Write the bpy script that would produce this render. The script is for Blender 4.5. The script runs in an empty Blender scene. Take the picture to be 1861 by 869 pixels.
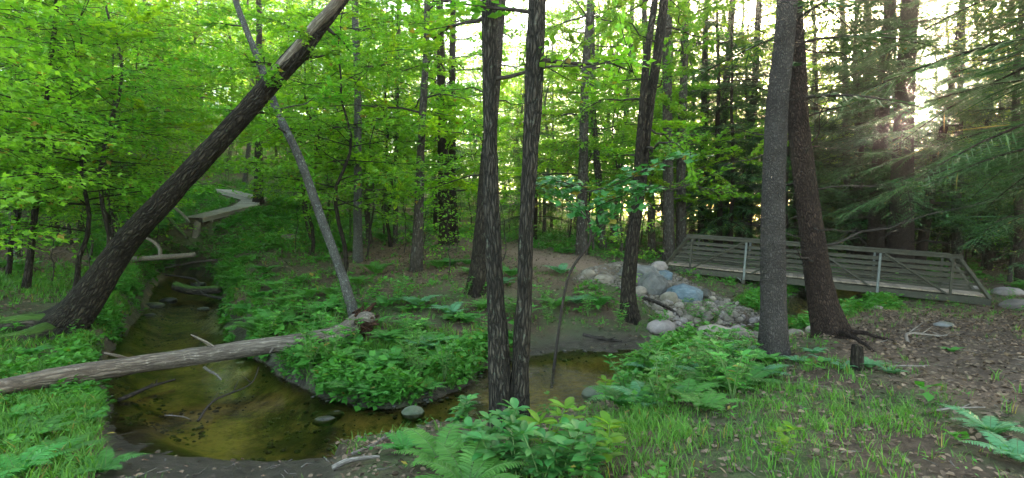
import bpy, math, random
import numpy as np
from mathutils import Vector, Matrix, Euler

R = math.radians
scn = bpy.context.scene
C = scn.collection
rng = np.random.default_rng(7)
random.seed(7)

# ------------------------------------------------------------------ camera, sky, sun, exposure
F = 1000.0; CX = 930.5; HY = 420.0; EYE = 1.6          # focal length / horizon of the photograph in its own pixels
cam = bpy.data.cameras.new('camera'); camo = bpy.data.objects.new('camera', cam); C.objects.link(camo)
camo.location = (0, 0, EYE); camo.rotation_euler = (R(90), 0, 0)
cam.sensor_width = 36; cam.lens = 36 * F / 1861; cam.shift_y = -(434.5 - HY) / 1861
cam.clip_start = 0.05; cam.clip_end = 2000
scn.camera = camo
SUN_AZ = math.atan2(1682 - CX, F); SUN_EL = math.atan2(HY - 210, math.hypot(F, 1682 - CX))
world = bpy.data.worlds.new('World'); scn.world = world; world.use_nodes = True
wn = world.node_tree.nodes; wl_ = world.node_tree.links; wn.clear()
wo = wn.new('ShaderNodeOutputWorld'); bg = wn.new('ShaderNodeBackground'); sky = wn.new('ShaderNodeTexSky')
sky.sky_type = 'NISHITA'; sky.sun_disc = False; sky.sun_elevation = SUN_EL; sky.sun_rotation = SUN_AZ
sky.air_density = 0.65; sky.dust_density = 1.3; sky.ozone_density = 0.4
# the sun's own disc and the aureole that the air makes round it
sd = Vector((math.sin(SUN_AZ) * math.cos(SUN_EL), math.cos(SUN_AZ) * math.cos(SUN_EL), math.sin(SUN_EL)))
sd_sun = tuple(sd)
geo = wn.new('ShaderNodeTexCoord'); dot = wn.new('ShaderNodeVectorMath'); dot.operation = 'DOT_PRODUCT'
nrm = wn.new('ShaderNodeVectorMath'); nrm.operation = 'NORMALIZE'
wl_.new(geo.outputs['Generated'], nrm.inputs[0]); wl_.new(nrm.outputs[0], dot.inputs[0]); dot.inputs[1].default_value = sd
def wmath(op, a, b):
    n = wn.new('ShaderNodeMath'); n.operation = op
    for i, v in enumerate((a, b)):
        if v is None: continue
        if isinstance(v, (int, float)): n.inputs[i].default_value = v
        else: wl_.new(v, n.inputs[i])
    return n.outputs[0]
ang = wmath('ARCCOSINE', wmath('MINIMUM', dot.outputs['Value'], 0.9999999), None)
core = wmath('MULTIPLY', wmath('EXPONENT', wmath('MULTIPLY', wmath('POWER', wmath('DIVIDE', ang, R(0.9)), 2.0), -1.0), None), 60.0)
halo = wmath('MULTIPLY', wmath('EXPONENT', wmath('MULTIPLY', wmath('DIVIDE', ang, R(4.0)), -1.0), None), 1.5)
glow = wmath('ADD', core, halo)
em = wn.new('ShaderNodeMix'); em.data_type = 'RGBA'; em.blend_type = 'MULTIPLY'; em.inputs[0].default_value = 1
em.inputs[6].default_value = (1.0, 0.66, 0.38, 1)
wl_.new(glow, em.inputs[7])
bg2 = wn.new('ShaderNodeBackground'); wl_.new(em.outputs[2], bg2.inputs[0]); bg2.inputs[1].default_value = 1.0
add = wn.new('ShaderNodeAddShader')
SKY_STRENGTH = 0.15
bg.inputs[1].default_value = SKY_STRENGTH
hazy = wn.new('ShaderNodeMix'); hazy.data_type = 'RGBA'; hazy.blend_type = 'MULTIPLY'; hazy.inputs[0].default_value = 1; hazy.inputs[7].default_value = (1.14, 1.0, .80, 1)   # a pale hazy evening sky, less blue than clear air
wl_.new(sky.outputs[0], hazy.inputs[6]); wl_.new(hazy.outputs[2], bg.inputs[0]); wl_.new(bg.outputs[0], add.inputs[0]); wl_.new(bg2.outputs[0], add.inputs[1]); wl_.new(add.outputs[0], wo.inputs[0])
sun = bpy.data.lights.new('sun', 'SUN'); sun.energy = 5.0; sun.angle = R(0.53); sun.color = (1.0, 0.80, 0.56)
suno = bpy.data.objects.new('sun', sun); C.objects.link(suno); suno.location = sd * 60
suno.rotation_euler = sd.to_track_quat('Z', 'Y').to_euler()
scn.view_settings.view_transform = 'Standard'; scn.view_settings.look = 'None'
scn.view_settings.exposure = 4.0; scn.view_settings.gamma = 1.0
scn.cycles.max_bounces = 8; scn.cycles.diffuse_bounces = 4; scn.cycles.glossy_bounces = 2
scn.cycles.transmission_bounces = 4; scn.cycles.transparent_max_bounces = 8
scn.cycles.caustics_reflective = False; scn.cycles.caustics_refractive = False
scn.cycles.sample_clamp_indirect = 6.0

# ------------------------------------------------------------------ helpers
def tag(o, label=None, cat=None, group=None, kind=None):
    if label: o['label'] = label
    if cat: o['category'] = cat
    if group: o['group'] = group
    if kind: o['kind'] = kind
    return o

def empty(name, loc=(0, 0, 0), rz=0.0):
    o = bpy.data.objects.new(name, None); C.objects.link(o)
    o.location = loc; o.rotation_euler = (0, 0, rz); o.empty_display_size = 0.1
    return o

def make_mesh(name, V, faces, mat, smooth=True, attrs=None):
    """V (n,3); faces: list of integer arrays, each (m,3) or (m,4). attrs: {name: (domain, type, array)}"""
    V = np.asarray(V, dtype=np.float32)
    faces = [np.asarray(f, dtype=np.int32) for f in faces if len(f)]
    me = bpy.data.meshes.new(name)
    me.vertices.add(len(V)); me.vertices.foreach_set('co', V.ravel())
    li = np.concatenate([f.ravel() for f in faces])
    cnt = np.concatenate([np.full(len(f), f.shape[1], np.int32) for f in faces])
    st = np.concatenate([[0], np.cumsum(cnt)[:-1]]).astype(np.int32)
    me.loops.add(len(li)); me.loops.foreach_set('vertex_index', li)
    me.polygons.add(len(cnt)); me.polygons.foreach_set('loop_start', st); me.polygons.foreach_set('loop_total', cnt)
    me.polygons.foreach_set('use_smooth', np.full(len(cnt), bool(smooth)))
    me.update(calc_edges=True); me.validate()
    if attrs:
        for k, (dom, typ, arr) in attrs.items():
            a = me.attributes.new(k, typ, dom)
            arr = np.asarray(arr, dtype=np.float32).ravel()
            if typ == 'FLOAT': a.data.foreach_set('value', arr)
            elif typ == 'FLOAT_VECTOR': a.data.foreach_set('vector', arr)
    if mat: me.materials.append(mat)
    return me

def obj(name, me, parent=None, loc=None):
    o = bpy.data.objects.new(name, me); C.objects.link(o)
    if parent is not None: o.parent = parent
    if loc is not None: o.location = loc
    return o

def copy_tree(root):
    r = root.copy(); C.objects.link(r)
    for ch in root.children:
        c = ch.copy(); C.objects.link(c); c.parent = r
    return r

class Geo:
    def __init__(s): s.V = []; s.Q = []; s.T = []; s.n = 0; s.A = []; s.B = []
    def add(s, V, Q=None, T=None, rnd=None, bk=None):
        V = np.asarray(V, float)
        if Q is not None and len(Q): s.Q.append(np.asarray(Q) + s.n)
        if T is not None and len(T): s.T.append(np.asarray(T) + s.n)
        s.V.append(V); s.A.append(np.full(len(V), 0.5) if rnd is None else np.asarray(rnd))
        s.B.append(V if bk is None else np.asarray(bk)); s.n += len(V)
        return s
    def mesh(s, name, mat, smooth=True):
        fs = []
        if s.Q: fs.append(np.concatenate(s.Q))
        if s.T: fs.append(np.concatenate(s.T))
        return make_mesh(name, np.concatenate(s.V), fs, mat, smooth,
                         {'rnd': ('POINT', 'FLOAT', np.concatenate(s.A)), 'bk': ('POINT', 'FLOAT_VECTOR', np.concatenate(s.B))})

def hash3(i, j, k, seed):
    h = (i * 374761393 + j * 668265263 + k * 2147483647 + seed * 1274126177) & 0xFFFFFFFF
    h = ((h ^ (h >> 13)) * 1274126177) & 0xFFFFFFFF
    h = ((h ^ (h >> 16)) * 2246822519) & 0xFFFFFFFF
    return ((h ^ (h >> 15)) & 0xFFFFFF) / float(0xFFFFFF)
def vnoise(P, seed=0):
    P = np.asarray(P, float); I = np.floor(P).astype(np.int64); f = P - I; f = f * f * (3 - 2 * f)
    out = 0
    for dx in (0, 1):
        for dy in (0, 1):
            for dz in (0, 1):
                w = (f[:, 0] if dx else 1 - f[:, 0]) * (f[:, 1] if dy else 1 - f[:, 1]) * (f[:, 2] if dz else 1 - f[:, 2])
                out = out + w * hash3(I[:, 0] + dx, I[:, 1] + dy, I[:, 2] + dz, seed)
    return out * 2 - 1
def fbm(P, seed=0, oct=4, gain=0.5):
    P = np.asarray(P, float); a = 1.0; s = 0; t = 0
    for o in range(oct):
        s = s + a * vnoise(P * 2 ** o, seed + o); t += a; a *= gain
    return s / t
def n2(x, y, f, seed=0, oct=3):
    x = np.atleast_1d(np.asarray(x, float)); y = np.atleast_1d(np.asarray(y, float))
    return fbm(np.stack([x * f, y * f, np.zeros_like(x) + .37], 1), seed, oct)
def sstep(a, b, x):
    t = np.clip((x - a) / (b - a), 0, 1); return t * t * (3 - 2 * t)
def unit(a):
    a = np.asarray(a, float); return a / np.maximum(np.linalg.norm(a, axis=-1, keepdims=True), 1e-9)

def inpoly(px, py, poly):
    px = np.asarray(px, float); py = np.asarray(py, float); c = np.zeros(px.shape, bool); n = len(poly)
    for i in range(n):
        x1, y1 = poly[i]; x2, y2 = poly[(i + 1) % n]
        if y1 == y2: continue
        m = ((y1 > py) != (y2 > py)) & (px < (x2 - x1) * (py - y1) / (y2 - y1) + x1)
        c ^= m
    return c
def segdist(px, py, poly, closed=True):
    d = np.full(np.shape(px), 1e9); n = len(poly)
    for i in range(n if closed else n - 1):
        x1, y1 = poly[i]; x2, y2 = poly[(i + 1) % n]
        dx, dy = x2 - x1, y2 - y1
        t = np.clip(((px - x1) * dx + (py - y1) * dy) / (dx * dx + dy * dy + 1e-12), 0, 1)
        d = np.minimum(d, np.hypot(px - x1 - t * dx, py - y1 - t * dy))
    return d

# ------------------------------------------------------------------ materials
def mat_base(name):
    m = bpy.data.materials.new(name); m.use_nodes = True
    nt = m.node_tree; nt.nodes.clear()
    return m, nt, nt.nodes, nt.links
class NB:
    """small node-building helper"""
    def __init__(s, name): s.m, s.nt, s.n, s.l = mat_base(name)
    def node(s, t, **kw):
        x = s.n.new(t)
        for k, v in kw.items(): setattr(x, k, v)
        return x
    def put(s, inp, v):
        if isinstance(v, bpy.types.NodeSocket): s.l.new(v, inp)
        elif isinstance(v, tuple) and len(v) == 3 and inp.type == 'RGBA': inp.default_value = (*v, 1)
        else: inp.default_value = v
    def noise(s, vec, scale, detail=4, rough=.55, dist=0):
        x = s.node('ShaderNodeTexNoise'); s.l.new(vec, x.inputs['Vector'])
        x.inputs['Scale'].default_value = scale; x.inputs['Detail'].default_value = detail; x.inputs['Roughness'].default_value = rough
        x.inputs['Distortion'].default_value = dist
        return x.outputs['Fac']
    def mul(s, vec, v):
        x = s.node('ShaderNodeVectorMath', operation='MULTIPLY'); s.l.new(vec, x.inputs[0]); x.inputs[1].default_value = v; return x.outputs[0]
    def ramp(s, f, a, b, c0=(0, 0, 0), c1=(1, 1, 1)):
        x = s.node('ShaderNodeMapRange'); s.l.new(f, x.inputs[0]); x.inputs[1].default_value = a; x.inputs[2].default_value = b
        return x.outputs[0]
    def mix(s, f, a, b, blend='MIX'):
        x = s.node('ShaderNodeMix', data_type='RGBA', blend_type=blend); s.put(x.inputs[0], f); s.put(x.inputs[6], a); s.put(x.inputs[7], b); return x.outputs[2]
    def math(s, op, a, b=0.0):
        x = s.node('ShaderNodeMath', operation=op); s.put(x.inputs[0], a); s.put(x.inputs[1], b); return x.outputs[0]
    def attr(s, name, out='Fac'): return s.node('ShaderNodeAttribute', attribute_name=name).outputs[out]
    def bump(s, h, dist=.02, strength=1.0, normal=None):
        x = s.node('ShaderNodeBump'); s.l.new(h, x.inputs['Height']); x.inputs['Distance'].default_value = dist; x.inputs['Strength'].default_value = strength
        if normal is not None: s.l.new(normal, x.inputs['Normal'])
        return x.outputs[0]
    def out(s, sh): o = s.node('ShaderNodeOutputMaterial'); s.l.new(sh, o.inputs[0]); return s.m
    def pbsdf(s, col, rough=.8, normal=None, metal=0.0, spec=.3):
        p = s.node('ShaderNodeBsdfPrincipled'); s.put(p.inputs['Base Color'], col); s.put(p.inputs['Roughness'], rough)
        s.put(p.inputs['Metallic'], metal); s.put(p.inputs['Specular IOR Level'], spec)
        if normal is not None: s.l.new(normal, p.inputs['Normal'])
        return p.outputs[0]

def leaf_mat(name, dark, light, trans=(1.3, 1.5, .5), tfac=.5, rough=.45, objvar=True, spec=.25, tip=None, old=True):
    b = NB(name)
    r = b.attr('rnd')
    col = b.mix(r, dark, light)
    if old: col = b.mix(b.math('GREATER_THAN', r, .975), col, (.26, .20, .04))
    if objvar:
        oi = b.node('ShaderNodeObjectInfo').outputs['Random']
        hsv = b.node('ShaderNodeHueSaturation'); b.l.new(col, hsv.inputs['Color'])
        b.put(hsv.inputs['Hue'], b.ramp(oi, 0, 1)); hsv.inputs['Hue'].default_value = .5
        mr = b.node('ShaderNodeMapRange'); b.l.new(oi, mr.inputs[0]); mr.inputs[3].default_value = .485; mr.inputs[4].default_value = .515
        b.l.new(mr.outputs[0], hsv.inputs['Hue'])
        mr2 = b.node('ShaderNodeMapRange'); b.l.new(b.math('FRACT', b.math('MULTIPLY', oi, 7.3)), mr2.inputs[0]); mr2.inputs[3].default_value = .75; mr2.inputs[4].default_value = 1.2
        b.l.new(mr2.outputs[0], hsv.inputs['Value']); col = hsv.outputs[0]
    tc = b.node('ShaderNodeTexCoord').outputs['Object']
    col = b.mix(b.ramp(b.noise(tc, 0.9, 2), .35, .7), col, b.mix(1.0, col, (.72, .8, .8), 'MULTIPLY'))
    p = b.pbsdf(col, rough, None, 0.0, spec)
    t = b.node('ShaderNodeBsdfTranslucent'); b.l.new(b.mix(1.0, col, trans, 'MULTIPLY'), t.inputs[0])
    ms = b.node('ShaderNodeMixShader'); ms.inputs[0].default_value = tfac; b.l.new(p, ms.inputs[1]); b.l.new(t.outputs[0], ms.inputs[2])
    return b.out(ms.outputs[0])

M = {}
M['maple'] = leaf_mat('maple_leaf', (.10, .265, .022), (.21, .41, .045), (1.4, 1.45, .5), .55)
M['maple_bright'] = leaf_mat('bright_leaf', (.10, .25, .02), (.18, .34, .03), (1.6, 1.4, .5), .55)
M['canopy'] = leaf_mat('canopy_leaf', (.17, .36, .02), (.33, .53, .04), (1.4, 1.4, .4), .6)
M['hemlock'] = leaf_mat('hemlock_needle', (.03, .09, .028), (.07, .16, .045), (1.2, 1.2, .5), .18)
M['herb'] = leaf_mat('herb_leaf', (.055, .20, .025), (.115, .31, .04), (1.3, 1.4, .5), .35)
M['herb2'] = leaf_mat('forb_leaf', (.06, .21, .035), (.12, .32, .05), (1.3, 1.4, .5), .35)
M['grass'] = leaf_mat('grass_blade', (.06, .17, .02), (.13, .28, .035), (1.3, 1.3, .5), .35)
M['fern'] = leaf_mat('fern_frond', (.05, .19, .03), (.10, .28, .05), (1.2, 1.4, .6), .35)
M['fern_blue'] = leaf_mat('fern_frond_bluish', (.07, .20, .085), (.12, .28, .13), (1.2, 1.4, .6), .3)
M['shrub'] = leaf_mat('shrub_leaf', (.05, .17, .035), (.10, .28, .07), (1.2, 1.4, .6), .3, rough=.35)
M['litter'] = leaf_mat('dry_leaf', (.05, .034, .021), (.25, .175, .115), (1, .8, .6), .1, rough=.8, old=False)

def bark(name, c0, c1, lichen=None, lich=.6, scale=1.0, bump=.02, zs=.22, moss=None, crack=1.0):
    b = NB(name)
    v = b.attr('bk', 'Vector')
    wob = b.node('ShaderNodeTexNoise'); b.l.new(b.mul(v, (1, 1, .5)), wob.inputs['Vector']); wob.inputs['Scale'].default_value = 7 * scale; wob.inputs['Detail'].default_value = 4
    wv = b.node('ShaderNodeVectorMath', operation='MULTIPLY_ADD'); b.l.new(wob.outputs['Color'], wv.inputs[0]); wv.inputs[1].default_value = (.09 / scale, .09 / scale, .25 / scale); b.l.new(v, wv.inputs[2])
    s1 = b.mul(wv.outputs[0], (1, 1, zs))
    vo = b.node('ShaderNodeTexVoronoi', feature='DISTANCE_TO_EDGE'); b.l.new(s1, vo.inputs['Vector']); vo.inputs['Scale'].default_value = 24 * scale
    vc = b.node('ShaderNodeTexVoronoi', feature='F1'); b.l.new(s1, vc.inputs['Vector']); vc.inputs['Scale'].default_value = 24 * scale
    cr = b.ramp(vo.outputs[0], .0, .3)
    n1 = b.noise(s1, 40 * scale, 6, .7, .6); n2_ = b.noise(v, 2.4, 4, .65); n3 = b.noise(v, 11, 6, .75)
    plate = b.math('ADD', b.math('MULTIPLY', b.ramp(n1, .3, .7), .7), b.math('MULTIPLY', vc.outputs['Color'], .3))
    col = b.mix(b.math('MULTIPLY', cr, plate), c0, c1)
    col = b.mix(b.math('MULTIPLY', b.ramp(n2_, .4, .65), .55), col, b.mix(1.0, col, (.5, .47, .44), 'MULTIPLY'))
    if lichen: col = b.mix(b.math('MULTIPLY', b.math('MULTIPLY', b.ramp(n3, lich - .06, lich + .06), .8), b.ramp(cr, .1, .6)), col, lichen)
    if moss:
        nz = b.node('ShaderNodeSeparateXYZ'); g = b.node('ShaderNodeNewGeometry'); b.l.new(g.outputs['Normal'], nz.inputs[0])
        col = b.mix(b.math('MULTIPLY', b.ramp(b.math('ADD', nz.outputs[2], b.math('MULTIPLY', b.noise(v, 5, 4), .8)), .75, 1.0), .8), col, moss)
    h = b.math('ADD', b.math('MULTIPLY', cr, crack), b.math('MULTIPLY', n1, .7))
    return b.out(b.pbsdf(col, .9, b.bump(h, bump, 1.0), 0.0, .15))
M['bark_dark'] = bark('bark_dark', (.010, .008, .006), (.085, .07, .05), (.12, .15, .095), .64, .9, .04, .2)
M['bark_twin'] = bark('bark_furrowed', (.010, .009, .007), (.115, .10, .077), (.13, .16, .12), .62, 1.5, .035, .16)
M['bark_hemlock'] = bark('bark_scaly', (.035, .031, .028), (.135, .122, .11), None, .68, 1.8, .022, .55)
M['bark_brown'] = bark('bark_reddish', (.016, .011, .009), (.095, .063, .047), None, .6, 1.5, .03, .35)
M['bark_grey'] = bark('bark_grey', (.04, .04, .036), (.19, .19, .17), (.27, .31, .27), .6, 1.6, .015, .5)
M['bark_back'] = bark('bark_forest', (.03, .025, .02), (.12, .105, .085), (.24, .27, .23), .6, .7, .03, .25)
M['log'] = bark('log_weathered', (.09, .075, .06), (.30, .265, .215), (.40, .36, .30), .62, 1.0, .02, .045, moss=None, crack=.5)
M['log_moss'] = bark('log_mossy', (.03, .026, .02), (.13, .11, .085), None, .6, .8, .02, .2, moss=(.06, .13, .02))
M['twig'] = bark('twig', (.025, .02, .017), (.10, .085, .07), None, .6, 2, .004)
M['twig_pale'] = bark('twig_pale', (.14, .12, .10), (.38, .34, .29), None, .6, 2, .004)
M['rot'] = bark('rotten_wood', (.03, .016, .01), (.20, .10, .055), None, .6, 1.6, .03, .2)
M['stem'] = NB('green_stem').out if False else None
_b = NB('green_stem'); M['stem'] = _b.out(_b.pbsdf((.08, .15, .04), .6))

def rock_mat(name, c0, c1, vein=None, rough=.8, wet=False):
    b = NB(name)
    tc = b.node('ShaderNodeTexCoord').outputs['Object']
    oi = b.node('ShaderNodeObjectInfo').outputs['Random']
    va = b.node('ShaderNodeVectorMath', operation='ADD'); b.l.new(tc, va.inputs[0]); b.l.new(b.math('MULTIPLY', oi, 50), va.inputs[1]); v = va.outputs[0]
    col = b.mix(b.ramp(b.noise(v, 5, 6, .65), .3, .7), c0, c1)
    col = b.mix(b.math('MULTIPLY', b.ramp(b.noise(v, 40, 3), .55, .7), .35), col, (.05, .05, .045))
    col = b.mix(b.math('MULTIPLY', b.ramp(b.noise(v, 2.2, 4), .6, .75), .5), col, (.12, .13, .08))
    if vein: col = b.mix(b.math('MULTIPLY', b.ramp(b.noise(b.mul(v, (1, 1, 5)), 6, 4), .55, .65), .4), col, vein)
    hs = b.node('ShaderNodeHueSaturation'); b.l.new(col, hs.inputs['Color']); mr = b.node('ShaderNodeMapRange'); b.l.new(oi, mr.inputs[0]); mr.inputs[3].default_value = .65; mr.inputs[4].default_value = 1.15
    b.l.new(mr.outputs[0], hs.inputs['Value'])
    h = b.math('ADD', b.noise(v, 9, 6, .7), b.math('MULTIPLY', b.noise(v, 60, 3), .3))
    return b.out(b.pbsdf(hs.outputs[0], rough, b.bump(h, .03, .7), 0.0, .35))
M['rock'] = rock_mat('rock_beige', (.12, .10, .075), (.30, .26, .21))
M['rock_grey'] = rock_mat('rock_grey', (.08, .08, .075), (.22, .22, .21))
M['rock_blue'] = rock_mat('rock_slate_blue', (.055, .085, .105), (.11, .155, .18), (.22, .25, .27), .6)
M['rock_pink'] = rock_mat('rock_pinkish', (.16, .135, .12), (.32, .275, .25))
M['rock_dark'] = rock_mat('rock_dark_wet', (.018, .018, .013), (.06, .06, .045), None, .3)
M['rock_moss'] = rock_mat('rock_mossy', (.05, .07, .03), (.13, .14, .10), None, .7)

def metal_mat(name, c0, c1):
    b = NB(name); tc = b.node('ShaderNodeTexCoord').outputs['Object']
    col = b.mix(b.ramp(b.noise(tc, 6, 6, .7), .3, .7), c0, c1)
    col = b.mix(b.math('MULTIPLY', b.ramp(b.noise(tc, 24, 4), .6, .75), .5), col, (.10, .07, .045))
    return b.out(b.pbsdf(col, .65, b.bump(b.noise(tc, 80, 3), .003), 0.0, .35))
M['bridge'] = metal_mat('bridge_green_grey', (.028, .028, .018), (.060, .058, .040))
M['bridge_light'] = metal_mat('bridge_grey_post', (.10, .115, .11), (.17, .19, .18))
def wood_mat(name, c0, c1, ax=(1, 12, 12)):
    b = NB(name); tc = b.node('ShaderNodeTexCoord').outputs['Object']; oi = b.node('ShaderNodeObjectInfo').outputs['Random']
    va = b.node('ShaderNodeVectorMath', operation='ADD'); b.l.new(b.mul(tc, ax), va.inputs[0]); b.l.new(b.math('MULTIPLY', oi, 90), va.inputs[1])
    col = b.mix(b.ramp(b.noise(va.outputs[0], 5, 5, .6), .3, .7), c0, c1)
    hs = b.node('ShaderNodeHueSaturation'); b.l.new(col, hs.inputs['Color']); mr = b.node('ShaderNodeMapRange'); b.l.new(oi, mr.inputs[0]); mr.inputs[3].default_value = .75; mr.inputs[4].default_value = 1.15
    b.l.new(mr.outputs[0], hs.inputs['Value'])
    return b.out(b.pbsdf(hs.outputs[0], .85, b.bump(b.noise(va.outputs[0], 8, 4), .006)))
M['deck'] = wood_mat('deck_wood', (.20, .16, .12), (.36, .30, .235))
M['boardwalk'] = wood_mat('boardwalk_wood', (.24, .225, .19), (.40, .38, .32))

# ------------------------------------------------------------------ terrain
def pix3_(px, py, D): return ((px - 930.5) / 1000 * D, D, 1.6 - (py - 420.0) / 1000 * D)
def X(px, D): return (px - CX) / F * D
def PXZ(px, D, z): return (X(px, D), D, z)
def WL(D): return -0.8 + 0.035 * np.maximum(0, np.asarray(D, float) - 13)
def unproj_water(px, py):
    k = (py - HY) / F; D = 2.4 / k
    if D > 13: D = (2.4 + .455) / (k + .035)
    return (X(px, D), D)
cps = [(0, 1, .05), (-4, 1, .05), (5, 1, .05), (0, -10, .2), (-20, -10, .5), (20, -10, .2)]
cps += [PXZ(*p) for p in [
 (930, 3, 0), (200, 3, -.05), (1700, 3, .05), (50, 4, -.1), (100, 6.5, -.4), (-100, 8, -.35), (250, 4.7, -.4), (900, 4.6, -.05), (700, 4.4, -.22), (500, 4.2, -.35),
 (1300, 5, 0), (1410, 7.5, -.05), (1510, 8.5, 0), (1250, 8, -.38), (1150, 7, -.5), (1060, 6.3, -.52), (980, 6.2, -.55), (860, 6.1, -.55), (1100, 5.6, -.2), (1700, 8, 0), (1700, 12, -.3), (1850, 15.6, -.62), (1700, 15.2, -.6), (1950, 14, -.5), (1860, 6, .05), (2200, 9, .1),
 (1590, 14, -.42), (1500, 12.5, -.45), (1850, 25, -.3), (1600, 26, -.2), (1400, 26, 0), (1750, 40, .2), (1500, 45, .5), (1300, 40, .7), (2100, 30, -.2),
 (1200, 20.5, .15), (1180, 17, .05), (1250, 15.5, -.35), (1330, 15.5, -.5), (1100, 18, .4), (1000, 20, .68), (1000, 15, .05), (1080, 12.7, -.55), (960, 11.8, -.55), (1140, 13.5, -.45),
 (650, 11.5, -.35), (700, 9.4, -.5), (600, 9.8, -.5), (750, 12.5, -.15), (870, 14, .05), (800, 10, -.45), (650, 16, .25), (520, 12, -.3), (450, 15, .1), (420, 18, .3), (450, 21, .8), (480, 25, 1.35), (700, 20, .62), (850, 22, .85), (900, 30, 1.2), (700, 30, 1.6), (1060, 26, .85),
 (100, 11, -.4), (60, 14, .1), (0, 12, .0), (0, 20, .75), (150, 15, -.1), (200, 20, .3), (100, 26, 1.3), (230, 33, 2.0), (300, 29, 1.2), (-200, 15, .6), (-300, 30, 4),
 (352, 27, 1.7), (448, 31, 2.45), (462, 33.2, 3.0), (412, 37, 3.75), (600, 40, 2.6), (900, 50, 2.2), (1200, 55, 1.3), (1700, 60, .6),
 (100, 50, 8.5), (400, 55, 8.5), (700, 62, 6), (950, 80, 5), (100, 85, 22), (400, 95, 22), (700, 110, 17), (1000, 130, 8), (1500, 130, 3), (1850, 110, 1.5), (2400, 60, 0), (-600, 50, 10), (-900, 20, 5), (2600, 20, .6)]]
cps = np.array(cps, float)
def tps_k(d2): return 0.5 * d2 * np.log(d2 + 1e-9)
_n = len(cps); _K = tps_k(((cps[:, None, :2] - cps[None, :, :2]) ** 2).sum(-1)) + np.eye(_n) * 2.0
_P = np.concatenate([np.ones((_n, 1)), cps[:, :2]], 1)
_A = np.zeros((_n + 3, _n + 3)); _A[:_n, :_n] = _K; _A[:_n, _n:] = _P; _A[_n:, :_n] = _P.T
_w = np.linalg.solve(_A, np.concatenate([cps[:, 2], np.zeros(3)]))
def base_h(x, y):
    xc = np.clip(x, -90, 90); yc = np.clip(y, -12, 125)
    d2 = (xc[:, None] - cps[None, :, 0]) ** 2 + (yc[:, None] - cps[None, :, 1]) ** 2
    return tps_k(d2) @ _w[:_n] + _w[_n] + _w[_n + 1] * xc + _w[_n + 2] * yc

WPIX = [(205, 765), (240, 795), (300, 822), (360, 838), (450, 840), (540, 850), (620, 835), (690, 815), (760, 800), (850, 785), (940, 772), (1040, 758), (1100, 742), (1140, 705), (1180, 670),
        (1230, 640), (1300, 632), (1380, 634), (1445, 622), (1490, 600), (1530, 580), (1600, 576), (1560, 540), (1640, 505), (1560, 500), (1480, 520), (1440, 540), (1400, 556), (1370, 585), (1310, 596), (1250, 602),
        (1222, 612), (1195, 640), (1120, 642), (1060, 640), (980, 648), (925, 655), (880, 672), (850, 700), (800, 722), (720, 742), (640, 742), (575, 722), (540, 700), (500, 668), (440, 645), (412, 612), (405, 570), (408, 540), (392, 522),
        (396, 508), (360, 499), (320, 497), (292, 506), (270, 525), (262, 555), (240, 585), (215, 610), (200, 640), (180, 680), (190, 720)]
WPOLY = [unproj_water(*p) for p in WPIX]
def project(x, y, z):
    return CX + F * x / y, HY + F * (EYE - z) / y
MUD_PIX = [[(930, 655), (960, 622), (1080, 602), (1210, 606), (1225, 625), (1190, 645), (1060, 650)],
           [(180, 745), (230, 740), (330, 800), (600, 815), (620, 900), (160, 900), (190, 820)],
           [(405, 570), (450, 580), (460, 640), (430, 640)]]
PATH_PIX = [[(795, 432), (900, 445), (1000, 460), (1080, 468), (1130, 500), (1060, 500), (1000, 490), (940, 470), (860, 455), (780, 445)]]
RIP_PIX = [[(1060, 490), (1150, 470), (1210, 490), (1290, 530), (1380, 570), (1380, 615), (1240, 612), (1150, 530), (1110, 520), (1040, 510)]]
LITTER_PIX = [[(640, 452), (780, 450), (960, 470), (1010, 510), (960, 520), (800, 510), (660, 505), (630, 480)], [(-300, 450), (120, 440), (250, 465), (170, 500), (60, 530), (-300, 560)],
              [(1540, 650), (1560, 580), (1800, 560), (2100, 560), (2100, 700), (1900, 740), (1780, 740), (1640, 690)], [(1760, 440), (1861, 450), (1900, 520), (1760, 500)], [(120, 590), (230, 520), (250, 560), (170, 600)],
              [(520, 440), (640, 430), (660, 450), (540, 460)]]
DIRT_PIX = [[(1540, 620), (1570, 575), (1700, 565), (1870, 575), (2300, 580), (2300, 720), (1900, 720), (1760, 700), (1660, 660)]]
def soft_mask(px, py, polys, w=14.0):
    m = np.zeros(np.shape(px))
    for p in polys:
        ins = inpoly(px, py, p); d = segdist(px, py, p)
        m = np.maximum(m, np.clip(.5 + np.where(ins, d, -d) / (2 * w), 0, 1))
    return m
def water_sd(x, y):
    d = segdist(x, y, WPOLY); return np.where(inpoly(x, y, WPOLY), -d, d)
BW = [pix3_(352, 398, 27.0), pix3_(447, 375, 31.0), pix3_(464, 362, 33.0), pix3_(412, 348, 37.0)]
def bench(x, y, b):
    for (p, q) in zip(BW[:-1], BW[1:]):
        dx, dy = q[0] - p[0], q[1] - p[1]; t = np.clip(((x - p[0]) * dx + (y - p[1]) * dy) / (dx * dx + dy * dy), 0, 1)
        d = np.hypot(x - p[0] - t * dx, y - p[1] - t * dy); w = 1 - sstep(.7, 3.0, d); b = b * (1 - w) + (p[2] + (q[2] - p[2]) * t - .30) * w
    return b
def bw_dist(x, y): return segdist(x, y, [(p[0], p[1]) for p in BW], False)
def shore(x, y): return water_sd(x, y) + .16 * n2(x, y, 1.3, 11) + .05 * n2(x, y, 5, 13)
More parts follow.
